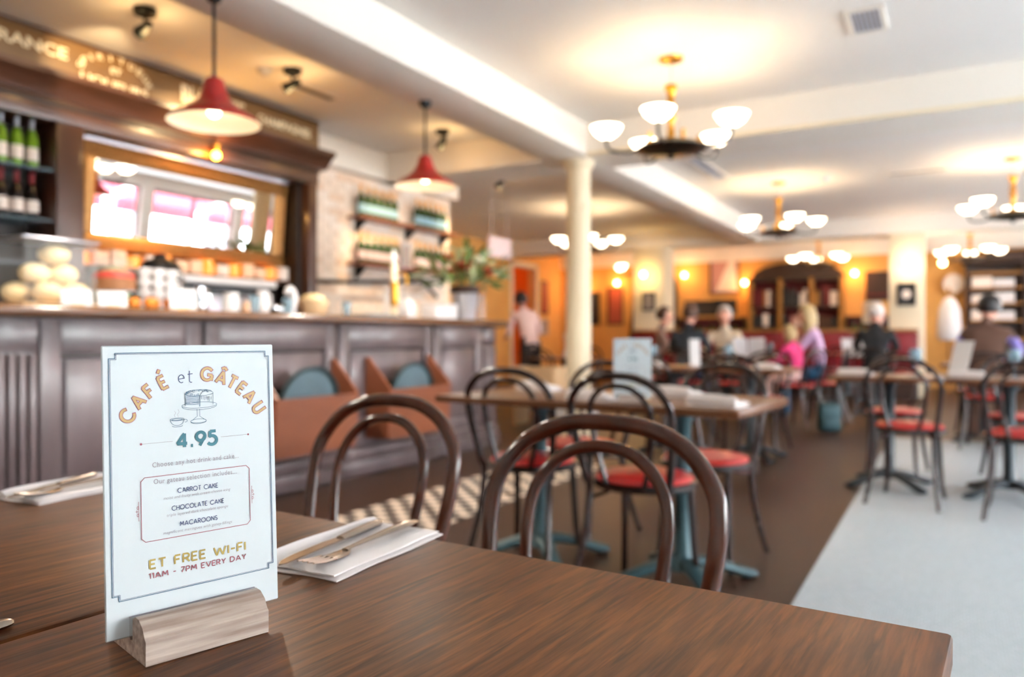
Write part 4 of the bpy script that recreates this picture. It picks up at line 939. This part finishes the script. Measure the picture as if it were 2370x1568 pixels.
for x, y, wh in ((-1.6,6.45,'the middle aisle table'),(-2.25,6.45,'the table beside the cream column'),(-.2,5.75,'the table at the mosaic edge'),(.35,5.8,'the table fully on the mosaic'),(.5,5.65,'the table fully on the mosaic'),(-1.95,9.95,'the blonde person\'s table'),(-2.42,9.78,'the table of the person in charcoal'),(.3,8.75,'the violet-sleeved person\'s table'),(.85,8.7,'the last table on the mosaic'),(-4.1,8.95,'the table beyond the cream column'),(-.75,11.2,'the white haired person\'s table')):
    lb = 'stemmed wine glass standing on '+wh
    if gl is None:
        gl = thing('wine_glass', lb, 'glass', (x,y,.7505), 0, 'wine glasses on the laid tables')
        MB().lathe([(.034,0),(.032,.003),(.005,.006),(.004,.075),(.02,.085),(.034,.11),(.038,.14),(.034,.18),(.032,.18),(.035,.14),(.031,.112),(0,.09)], seg=18, cap=False).build('bowl', 'glass_blue', gl); MB().lathe([(.036,0),(.036,.002),(0,.004)], seg=18).build('base', 'glass_blue', gl)
    else: copy_tree(gl, (x,y,.7505), label=lb)
# pale crates by the column foot
t = thing('wooden_crate', 'pale slatted wooden crate on the floor near the end of the bar', 'crate', (-4.1, 7.9, 0))
for k in range(3): boxo('slat', 'pale_wood', (-.25,.25,-.18,-.165,.28+.13*k,.40+.13*k), t); boxo('slat', 'pale_wood', (-.25,.25,.165,.18,.28+.13*k,.40+.13*k), t)
for s in (-1,1): boxo('end_board', 'pale_wood', (s*.25-.012,s*.25+.012,-.164,.164,0,.67), t)
boxo('shelf', 'pale_wood', (-.237,.237,-.164,.164,.26,.275), t)
t = thing('storage_box', 'white lidded storage box beside the pale crate', 'box', (-3.58, 7.75, 0)); boxo('body', 'white', (-.2,.2,-.16,.16,0,.22), t, .01); boxo('lid', 'white', (-.21,.21,-.17,.17,.221,.25), t, .008)

# ------------------------------------------------------------------ banquette and rear wall furniture
t = thing('banquette', 'long red leather banquette in front of the pillars', 'bench', (-5.4, 13.75, 0)); L = 4.95
boxo('base', 'dark_wood', (0,L,0,.6,0,.28), t)
for k in range(5):
    a = k*L/5; boxo('seat_cushion', 'red_leather', (a+.01,a+L/5-.01,-.05,.5,.281,.47), t, .04); boxo('back_cushion', 'red_leather', (a+.01,a+L/5-.01,.5,.66,.471,1.1), t, .05)
boxo('top_rail', 'gold_wood', (0,L,.5,.68,1.101,1.14), t, .01)
def picture(x, y, z, w, h, ds, pm, fm='dark_wood', axis='y'):
    t = thing('framed_picture', ds, 'picture', (x,y,z)); b = .035
    def bx(nm, m, u0, u1, z0, z1, d0, d1):
        boxo(nm, m, (u0,u1,-d1,-d0,z0,z1) if axis == 'y' else (d0,d1,u0,u1,z0,z1), t)
    bx('canvas', pm, -w/2+b, w/2-b, -h/2+b, h/2-b, .0, .012)
    for u0,u1,z0,z1 in ((-w/2,w/2,h/2-b,h/2),(-w/2,w/2,-h/2,-h/2+b),(-w/2,-w/2+b,-h/2+b,h/2-b),(w/2-b,w/2,-h/2+b,h/2-b)): bx('frame_bar', fm, u0,u1,z0,z1,.0,.03)
    return t
p = picture(-4.42, YB-.001, 2.40, .66, .86, 'large framed poster with a pale triangle beside the arched bookcase', 'pic_pink')
MB().prism([(-.2,-.36),(.29,-.36),(.22,.36),(.12,.36)], 'y', -.016, -.013).build('triangle', 'label_white', p)
picture(-4.40, YB-.001, 1.68, .5, .34, 'small dark framed picture under the large poster', 'pic_dark', 'black')
picture(-4.98, YB-.001, 1.66, .7, .34, 'wide dark framed picture under the wall lamps', 'pic_dark', 'black')
picture(-5.14, 14.499, 1.70, .26, .36, 'small framed print on the pillar by the archway', 'pic_grey', 'pic_dark')
q = picture(-.64, 14.499, 1.72, .28, .38, 'small framed portrait on the pillar beside the dresser', 'pic_dark', 'black')
MB().lathe([(0,0),(.07,.0),(.07,.004),(0,.004)], seg=24).xf(Matrix.Translation((0,-.016,0)) @ Matrix.Rotation(PI/2,4,'X')).build('portrait', 'label_white', q)
picture(-7.05, YB-.001, 1.75, .4, .9, 'tall red framed picture beside the black curtain', 'pic_red', 'dark_wood')
picture(-7.6, YB-.001, 1.7, .3, .8, 'narrow dark framed picture next to the column', 'pic_dark', 'dark_wood')
picture(XLL+.001, 16.55, 1.95, .36, .8, 'dark framed poster on the side wall next to the doorway', 'pic_red', 'black', 'x')
picture(XLL+.001, 16.55, 1.25, .42, .4, 'pale notice board on the side wall under the dark poster', 'pic_grey', 'pale_wood', 'x')
picture(XLL-1.699, 15.9, 1.75, .6, .8, 'dark picture in the orange passage', 'pic_dark', 'black', 'x')
# black curtain / coats
t = thing('curtain', 'black curtain hanging beside the pillar with the small print', 'curtain', (-6.35, YB-.12, .95))
q = MB(); P = []
nf = 24
for i in range(nf+1): P.append((-.3+.6*i/nf, .035*math.sin(i*1.3)))
q.add([(x,y,0) for x,y in P]+[(x*(.35 if x < 0 else 1),y*.5,1.45) for x,y in P]+[(x,y+.012,0) for x,y in P]+[(x*(.35 if x < 0 else 1),y*.5+.012,1.45) for x,y in P], [(i,i+1,nf+2+i,nf+1+i) for i in range(nf)]+[(2*(nf+1)+i,3*(nf+1)+i,3*(nf+1)+i+1,2*(nf+1)+i+1) for i in range(nf)])
q.build('cloth', 'black', t); MB().tube([(-.35,0,1.47),(.35,0,1.47)], .015, 10).build('rod', 'brass', t)
for x in (-.33,.33): MB().tube([(x,0,1.47),(x,.12,1.47)], .012, 8).build('rod_bracket', 'brass', t)
# dark arch niche left of the poster
t = thing('arched_niche', 'dark arched wooden niche on the rear wall left of the poster', 'niche', (-5.7, YB-.16, 1.3))
ap = [(-.2,0),(.2,0),(.2,.9)]+[(.2*math.cos(a), .9+.25*math.sin(a)) for a in [k*PI/12 for k in range(1,12)]]+[(-.2,.9)]
MB().prism(ap, 'y', .02, .155).build('recess', 'black', t); MB().prism([(-.24,-.04),(.24,-.04),(.24,0),(-.24,0)], 'y', -.02, .155).build('ledge', 'dark_wood', t)
# arched bookcase
bc = thing('arched_bookcase', 'wide dark wooden bookcase with an arched top on the rear wall', 'bookcase', (-2.87, YB-.36, 0)); W2 = .95
boxo('back', 'deep_red', (-W2,W2,.33,.355,0,2.25), bc)
ar = [(-W2,2.25)]+[(-W2*math.cos(a), 2.25+.36*math.sin(a)) for a in [k*PI/16 for k in range(1,16)]]+[(W2,2.25)]
MB().prism(ar, 'y', .2, .355).build('arch_panel', 'dark_wood', bc)
for x in (-W2,-.33,.3,W2-.07): boxo('upright', 'gold_wood', (x,x+.07,0,.33,0,2.25), bc)
for z in (.05,.85,1.2,1.62,2.2): boxo('shelf', 'dark_wood', (-W2,W2,.01,.33,z,z+.035), bc)
i = 0
for z, h in ((1.236,.3),(1.656,.45)):
    for seg_a, seg_b in ((-.87,-.35),(-.25,.28),(.38,.86)):
        x = seg_a
        while x < seg_b-.1:
            w = random.uniform(.05,.14); m_ = random.choice(('pic_dark','deep_red','pic_pink','label_white','gold_wood','pic_dark','cloth_brown'))
            nm = {'pic_dark': 'black','deep_red': 'dark red','pic_pink': 'pink','label_white': 'white','gold_wood': 'ochre','cloth_brown': 'brown'}[m_]
            o = MB().rbox(0,w-.006,0,.2,0,h*random.uniform(.6,.95),.006,1).build('album', m_); o.location = (-2.87+x, YB-.3, z)
            tag(o, '%s album standing on the %s shelf of the arched bookcase' % (nm, 'lower' if z < 1.5 else 'upper'), 'book', '%s albums on the %s bookcase shelf' % (nm, 'lower' if z < 1.5 else 'upper')); x += w
# low shelf unit between bookcase and pillar, and left of it
for cx, ds in ((-1.45, 'low dark shelf unit between the arched bookcase and the pillar'), (-4.65, 'low dark shelf unit under the poster')):
    t = thing('shelf_unit', ds, 'shelf', (cx, YB-.3, 0)); hw = .42 if cx > -2 else .74
    for x in (-hw, hw-.03): boxo('side', 'dark_wood', (x,x+.03,0,.29,0,1.45), t)
    for z in (.1,.55,1.0,1.42): boxo('shelf', 'gold_wood', (-hw+.03,hw-.03,.0,.29,z,z+.03), t)
    boxo('back', 'deep_red', (-hw+.03,hw-.03,.27,.29,.13,1.42), t)
    for k in range(int(hw/.1)*2-1):
        o = MB().lathe([(.03,0),(.035,.01),(.035,.17),(.013,.23),(.013,.29),(0,.29)], seg=12).build('bottle', random.choice(('bottle_green','bottle_dark'))); o.location = (cx-hw+.12+k*.1, YB-.15, 1.031)
        tag(o, 'dark bottle in the top compartment of the '+('shelf unit under the poster' if cx < -2 else 'shelf unit between bookcase and pillar'), 'bottle', 'bottles in the '+ds)
t = thing('wall_board', 'dark red wall board between the bookcase and the pillar', 'board', (-1.2, YB-.03, 1.75)); boxo('panel', 'dark_wood', (-.32,.32,0,.028,0,.6), t); boxo('ledge', 'deep_red', (-.32,.32,-.08,-.001,.1,.14), t)
t = thing('lamp_shade_stand', 'cream floor lamp shade standing above the banquette near the pillar', 'lamp', (-1.2, 14.9, 0)); MB().lathe([(.16,1.25),(.14,1.62),(.135,1.62),(.155,1.25)], seg=24, cap=False).build('shade', 'cloth_cream', t); MB().tube([(0,0,0),(0,0,1.4)], .012, 8).build('pole', 'brass', t); MB().lathe([(.14,0),(.13,.02),(0,.03)], seg=20).build('base', 'brass', t)
# dresser on the right
dr = thing('dresser', 'large dark wooden dresser with shelves of white crockery boxes', 'dresser', (1.2, YB-.45, 0)); W3 = .95
boxo('base_cabinet', 'dark_wood', (-W3,W3,0,.44,0,.95), dr, .008); boxo('worktop', 'gold_wood', (-W3-.02,W3+.02,-.03,.44,.951,.99), dr)
boxo('back', 'dark_wood', (-W3,W3,.41,.44,.991,2.45), dr); boxo('cornice', 'dark_wood', (-W3-.06,W3+.06,.02,.44,2.4,2.62), dr, .02)
for x in (-W3,-.02,W3-.05): boxo('upright', 'dark_wood', (x,x+.05,.12,.41,.991,2.4), dr)
for z in (1.3,1.62,1.92,2.2): boxo('shelf', 'gold_wood', (-W3+.05,W3-.05,.13,.41,z,z+.03), dr)
for z, dsz in ((1.331,'bottom'),(1.651,'second'),(1.951,'third')):
    for k in range(4):
        h = .16+.04*((k+int(z*10)) % 2); o = MB().rbox(-.17,.17,-.1,.1,0,h,.01,1).build('crockery_box', 'white' if k % 3 else 'label_white'); o.location = (1.2-W3+.27+k*.36+(.17 if k > 1 else 0), YB-.17, z)
        tag(o, 'white crockery box on the %s shelf of the dresser' % dsz, 'box', 'white boxes on the %s dresser shelf' % dsz)
t = thing('hanging_coat', 'white coat hanging on the post beside the dresser', 'coat', (-.02, 16.0, .95))
MB().lathe([(.15,0),(.2,.06),(.19,.3),(.17,.55),(.1,.72),(.03,.78),(0,.79)], seg=20).xf(Matrix.Scale(.6,4,(0,1,0))).build('cloth', 'white', t); MB().tube([(0,0,.78),(0,0,.84),(.03,0,.87),(.05,0,.84)], .006, 8, 3).build('hook', 'black_metal', t)
MB().tube([(0,.16,-.95),(0,.16,.95)], .03, 10).build('post', 'gold_wood', t)
t = thing('round_clock', 'round cream wall clock beside the dresser', 'clock', (.05, YB-.1, 2.05)); MB().lathe([(0,0),(.16,0),(.17,.02),(.17,.05),(0,.05)], seg=32).xf(Matrix.Rotation(PI/2,4,'X')).build('face', 'label_white', t); MB().lathe([(.17,-.005),(.19,-.005),(.19,.06),(.17,.06)], seg=32, cap=False).xf(Matrix.Rotation(PI/2,4,'X')).build('rim', 'cream', t); boxo('mount', 'dark_wood', (-.05,.05,.001,.1,-.05,.05), t)
# wall lamps
def sconce(x, y, z, ds, shade=True, power=6, axis='y', col=(1,.5,.16), bulb='sconce_bulb'):
    t = thing('wall_lamp', ds, 'lamp', (x,y,z)); o_ = (0,-.14,0) if axis == 'y' else (.14,0,0)
    MB().lathe([(0,0),(.05,0),(.05,.02),(0,.03)], seg=16).xf(Matrix.Rotation(PI/2,4,'X') if axis == 'y' else Matrix.Rotation(PI/2,4,'Y')).build('backplate', 'brass', t)
    MB().tube([(0,0,0),tuple(v*.6 for v in o_),(o_[0],o_[1],-.03)], .01, 8, 3).build('arm', 'brass', t)
    MB().ball(o_, .055, 14, 10).build('bulb', bulb, t)
    lamp(t, (o_[0]*1.4, o_[1]*1.4, .0), power, col, .05); return t
for x, y, z, ds, ax in ((-5.3,YB,2.42,'glowing wall lamp between the arched niche and the poster','y'),(-3.95,YB,2.2,'glowing wall lamp between the poster and the arched bookcase','y'),(-1.72,YB,2.32,'glowing wall lamp between the arched bookcase and the pillar','y'),(-6.95,YB,2.3,'glowing wall lamp beside the black curtain','y'),(-7.85,YB,2.25,'glowing wall lamp behind the cream column','y'),(XLL-1.7,15.3,2.35,'glowing wall lamp inside the orange passage','x')):
    sconce(x, y, z, ds, axis=ax)
t = sconce(-5.2, 14.5, 2.22, 'yellow globe wall lamp on the pillar by the archway', power=6, col=(1,.7,.25)); t = sconce(-.62, 14.5, 2.25, 'white globe wall lamp on the pillar beside the dresser', power=6, col=(1,.8,.6)); t = sconce(-.12, 15.6, 2.3, 'white globe lamp on the post before the dresser', power=6, col=(1,.85,.7))
# hanging board
t = thing('hanging_board', 'plain pinkish board hanging from the ceiling beyond the bar end', 'board', (-5.15, 8.75, 2.05)); boxo('panel', 'pinkish', (-.02,.02,-.28,.28,0,.26), t, .004)
for y in (-.2,.2): MB().tube([(0,y,.26),(0,y,1.0)], .003, 6).build('wire', 'steel_soft', t)
# ------------------------------------------------------------------ people
def seg_dist(p, a, b):
    ab = b-a; t = max(0, min(1, (p-a).dot(ab)/max(ab.length_squared, 1e-9))); return (p-(a+ab*t)).length
def person(label, loc, rz, top, bottom, hair_m, lean=.04, head=(0,.04), arms=None, sleeve='short', hair='short', scale=1, lift=0, standing=False, sleeve_m=None, shoe='shoe'):
    J = {}; E_ = []; R_ = {}
    def j(n, p, r, par=None):
        J[n] = Vector(p); R_[n] = r if isinstance(r, tuple) else (r, r)
        if par: E_.append((par, n))
    if not standing:
        pz = .60
        j('pelvis', (0,0,pz), (.15,.115)); j('spine', (0,lean*.3,.78), (.125,.095), 'pelvis'); j('chest', (0,lean*.7,.99), (.15,.105), 'spine')
        base_y = lean
        nz = 1.11
    else:
        j('pelvis', (0,0,.95), (.15,.11)); j('spine', (0,lean*.4,1.12), (.125,.095), 'pelvis'); j('chest', (0,lean,1.30), (.15,.105), 'spine'); base_y = lean*1.25; nz = 1.42
    j('neckb', (0,base_y,nz), (.065,.06), 'chest'); j('neck', (head[0]*.3,base_y+head[1]*.4,nz+.06), (.048,.05), 'neckb')
    hx, hy = head[0], base_y+head[1]; dz = -abs(head[1])*.35
    j('jaw', (hx*.7,hy,nz+.12+dz), (.058,.07), 'neck'); j('skull', (hx,hy,nz+.2+dz), (.075,.092), 'jaw'); j('crown', (hx,hy-.01,nz+.275+dz), (.05,.06), 'skull')
    j('nose', (hx,hy+.108,nz+.165+dz), (.011,.012), 'skull')
    for s in (-1, 1):
        k = 'L' if s < 0 else 'R'
        j('ear'+k, (hx+s*.084,hy-.005,nz+.18+dz), (.012,.016), 'skull')
        j('sho'+k, (s*.165,base_y*.9,nz-.05), (.062,.06), 'chest')
        a = (arms or {}).get(k) or ((s*.24,base_y+.10,nz-.27),(s*.13,base_y+.36,nz-.315))
        el, wr = Vector(a[0]), Vector(a[1])
        j('elb'+k, el, .042, 'sho'+k); j('wri'+k, wr, (.027,.024), 'elb'+k)
        d = (Vector(a[2])-wr).normalized() if len(a) > 2 else (wr-el).normalized()
        if len(a) <= 2: d = Vector((d.x, d.y, d.z*.2)).normalized()
        side = d.cross(Vector((0,0,1)));
        if side.length < .2: side = d.cross(Vector((0,1,0)))
        side.normalize(); nrm = side.cross(d).normalized()
        j('palm'+k, wr+d*.055, (.034,.018), 'wri'+k)
        for f in range(4):
            o = side*(.021-.014*f); ln = (.062,.072,.068,.052)[f]
            b = wr+d*.085+o; m = b+d*ln*.5-nrm*.006; t_ = b+d*ln*.95-nrm*.02
            j('f%d%s' % (f,k), b, .0095, 'palm'+k); j('g%d%s' % (f,k), m, .0088, 'f%d%s' % (f,k)); j('h%d%s' % (f,k), t_, .0075, 'g%d%s' % (f,k))
        th = wr+d*.045+side*.034*(1 if s > 0 else 1); j('t0'+k, th, .0105, 'palm'+k); j('t1'+k, th+d*.035+side*.018-nrm*.008, .009, 't0'+k)
        if not standing:
            j('hip'+k, (s*.09,.03,.585), .092, 'pelvis'); j('thigh'+k, (s*.1,.24,.565), .078, 'hip'+k); j('knee'+k, (s*.11,.43,.545), .06, 'thigh'+k); j('calf'+k, (s*.11,.43,.33), .052, 'knee'+k); j('ank'+k, (s*.11,.41,.09), .036, 'calf'+k); j('toe'+k, (s*.12,.55,.036), (.04,.03), 'ank'+k)
        else:
            j('hip'+k, (s*.09,0,.89), .088, 'pelvis'); j('knee'+k, (s*.1,.02,.5), .058, 'hip'+k); j('calf'+k, (s*.1,.0,.34), .054, 'knee'+k); j('ank'+k, (s*.1,-.02,.09), .036, 'calf'+k); j('toe'+k, (s*.11,.13,.036), (.04,.03), 'ank'+k)
    names = list(J); idx = {n: i for i, n in enumerate(names)}
    me = bpy.data.meshes.new('skeleton'); me.from_pydata([J[n][:] for n in names], [(idx[a], idx[b]) for a, b in E_], [])
    o = bpy.data.objects.new('skeleton', me); C.objects.link(o)
    sk = o.modifiers.new('skin', 'SKIN'); sk.branch_smoothing = .4
    sv = me.skin_vertices[0].data
    for n in names: sv[idx[n]].radius = R_[n]; sv[idx[n]].use_root = (n == 'pelvis')
    ss = o.modifiers.new('sub', 'SUBSURF'); ss.levels = 1
    dg = bpy.context.evaluated_depsgraph_get(); body = bpy.data.meshes.new_from_object(o.evaluated_get(dg))
    bpy.data.objects.remove(o); bpy.data.meshes.remove(me)
    def kind(a, b):
        n = b[:-1] if b[-1] in 'LR' else b
        if n in ('spine','chest','sho','neckb'): return 1
        if n == 'elb': return 4 if sleeve_m else 1
        if n == 'wri': return (4 if sleeve_m else 1) if sleeve == 'long' else 0
        if n in ('hip','thigh','knee','calf','ank'): return 2
        if n == 'toe': return 3
        return 0
    segs = [(J[a], J[b], kind(a, b), (sum(R_[a])+sum(R_[b]))/4) for a, b in E_]
    for m in ('skin_tone', top, bottom, shoe)+((sleeve_m,) if sleeve_m else ()): body.materials.append(MATS[m])
    for p in body.polygons:
        c_ = p.center; p.material_index = min(segs, key=lambda s: seg_dist(c_, s[0], s[1])-s[3]*.8)[2]
    body.shade_smooth()
    t = thing('person', label, 'person', (loc[0], loc[1], lift), rz); t.scale = (scale,)*3
    bo = bpy.data.objects.new('body', body); C.objects.link(bo); bo.parent = t
    H_ = J['skull']
    q = MB(); seg, rings = 20, 14
    q.ball((0,0,0), (.1,.118,.12), seg, rings)
    nv = []
    for v in q.v:
        x, y, z = v
        if y > .03 and z < .055: x *= .72; y = min(y, .03)
        if z < -.06 and hair == 'short': z = -.06; x *= .85
        if hair in ('long','bob') and y < .04 and z < .0:
            z = z*(3.0 if hair == 'long' else 1.7); y -= .015
        nv.append((x+H_.x, y+H_.y-.015, z+H_.z+.012))
    q.v = nv; q.build('hair', hair_m, t)
    for s in (-1,1): MB().ball((H_.x+s*.032, H_.y+.082, H_.z-.012), (.012,.012,.009), 8, 6).build('eye', 'hair_black', t)
    MB().ball((H_.x, H_.y+.078, H_.z-.088), (.022,.012,.007), 8, 6).build('mouth', 'pic_red', t)
    return t
# blonde woman sits at the end of her table, facing towards the bar, chin on hand
chair(-1.30, 9.72, PI/2, 'bentwood chair under the blonde woman in lilac')
person('blonde person in a lilac top and blue jeans resting the chin on one hand', (-1.31, 9.72), PI/2, 'cloth_lilac', 'cloth_jeans', 'hair_blond', .10, (0,.10), {'R': ((.17,.33,.80),(.07,.27,1.02),(.03,.26,1.14)), 'L': ((-.2,.28,.80),(-.06,.44,.80))}, hair='long')
chair(-1.5, 9.14, PI/2-.45, 'bentwood chair under the child in pink')
person('small child in a bright pink top sitting beside the blonde person', (-1.5, 9.14), PI/2-.45, 'cloth_pink', 'cloth_rose', 'hair_blond', .08, (0,.08), None, hair='bob', scale=.72, lift=.135, shoe='cloth_pink', sleeve='long')
person('person in a charcoal jumper sitting with their back to the tables', (-2.80, 9.27), 0, 'cloth_charcoal', 'cloth_navy', 'hair_brown', .05, (.02,.05), None, sleeve='long')
chair(-2.6, 10.37, PI, 'bentwood chair facing the man in charcoal')
person('person in a cream top facing the one in the charcoal jumper', (-2.6, 10.36), PI, 'cloth_cream', 'cloth_black', 'hair_grey', .05, (0,.04), None, sleeve='long')
chair(-3.45, 9.95, -PI/2+.3, 'bentwood chair under the person in tan')
person('person with brown hair in a tan jumper at the table of the one in charcoal', (-3.44, 9.95), -PI/2+.3, 'cloth_tan', 'cloth_brown', 'hair_brown', .08, (0,.06), None, sleeve='long')
person('white haired person in a black jacket seen from behind', (-.83, 10.80), 0, 'cloth_black', 'cloth_black', 'hair_grey', .05, (0,.03), None, sleeve='long', scale=1.02)
person('person with light brown hair and dark top at the open menu', (-.87, 11.80), PI, 'cloth_navy', 'cloth_black', 'hair_brown', .06, (0,.05), None, hair='bob')
person('dark haired person in a brown jacket with violet sleeves leaning over a table', (.27, 8.2), -.1, 'cloth_brown', 'cloth_brown', 'hair_black', .16, (.02,.08), {'R': ((.27,.16,.86),(.14,.42,.80)), 'L': ((-.25,.2,.83),(-.13,.44,.80))}, sleeve='long', sleeve_m='cloth_violet')
person('person in a pale blue shirt at the end table of the mosaic floor', (.97, 8.19), .15, 'cloth_sky', 'cloth_navy', 'hair_brown', .06, (0,.05), None, sleeve='long')
w = person('standing waiter in a rose shirt and black apron beyond the bar', (-5.0, 9.35), .9, 'cloth_rose', 'cloth_black', 'hair_black', .22, (0,.12), {'R': ((.25,.24,1.1),(.2,.46,1.02)), 'L': ((-.25,.24,1.1),(-.2,.46,1.02))}, sleeve='long', standing=True, scale=.97)
q = MB(); 
n_ = 12
V = [(.165*math.sin(a), .145*math.cos(a)-.01, z) for z in (.98,.7,.42) for a in [(-80+160*k/n_)*PI/180 for k in range(n_+1)]]
q.add(V, [(r*(n_+1)+k, r*(n_+1)+k+1, (r+1)*(n_+1)+k+1, (r+1)*(n_+1)+k) for r in range(2) for k in range(n_)])
ap_ = q.build('apron', 'cloth_black', w); md = ap_.modifiers.new('thick', 'SOLIDIFY'); md.thickness = .008
t = thing('backpack', 'teal backpack standing on the floor beside the blonde person', 'bag', (-1.12, 8.78, 0), .4); t.scale = (.8, .8, .75)
MB().rbox(-.15,.15,-.1,.1,0,.42,.07,4).build('body', 'cast_iron', t); MB().rbox(-.11,.11,-.15,-.101,.04,.22,.02,3).build('pocket', 'cast_iron', t); MB().tube([(-.04,0,.41),(-.04,0,.47),(.04,0,.47),(.04,0,.41)], .009, 8, 4).build('grab_loop', 'black', t)
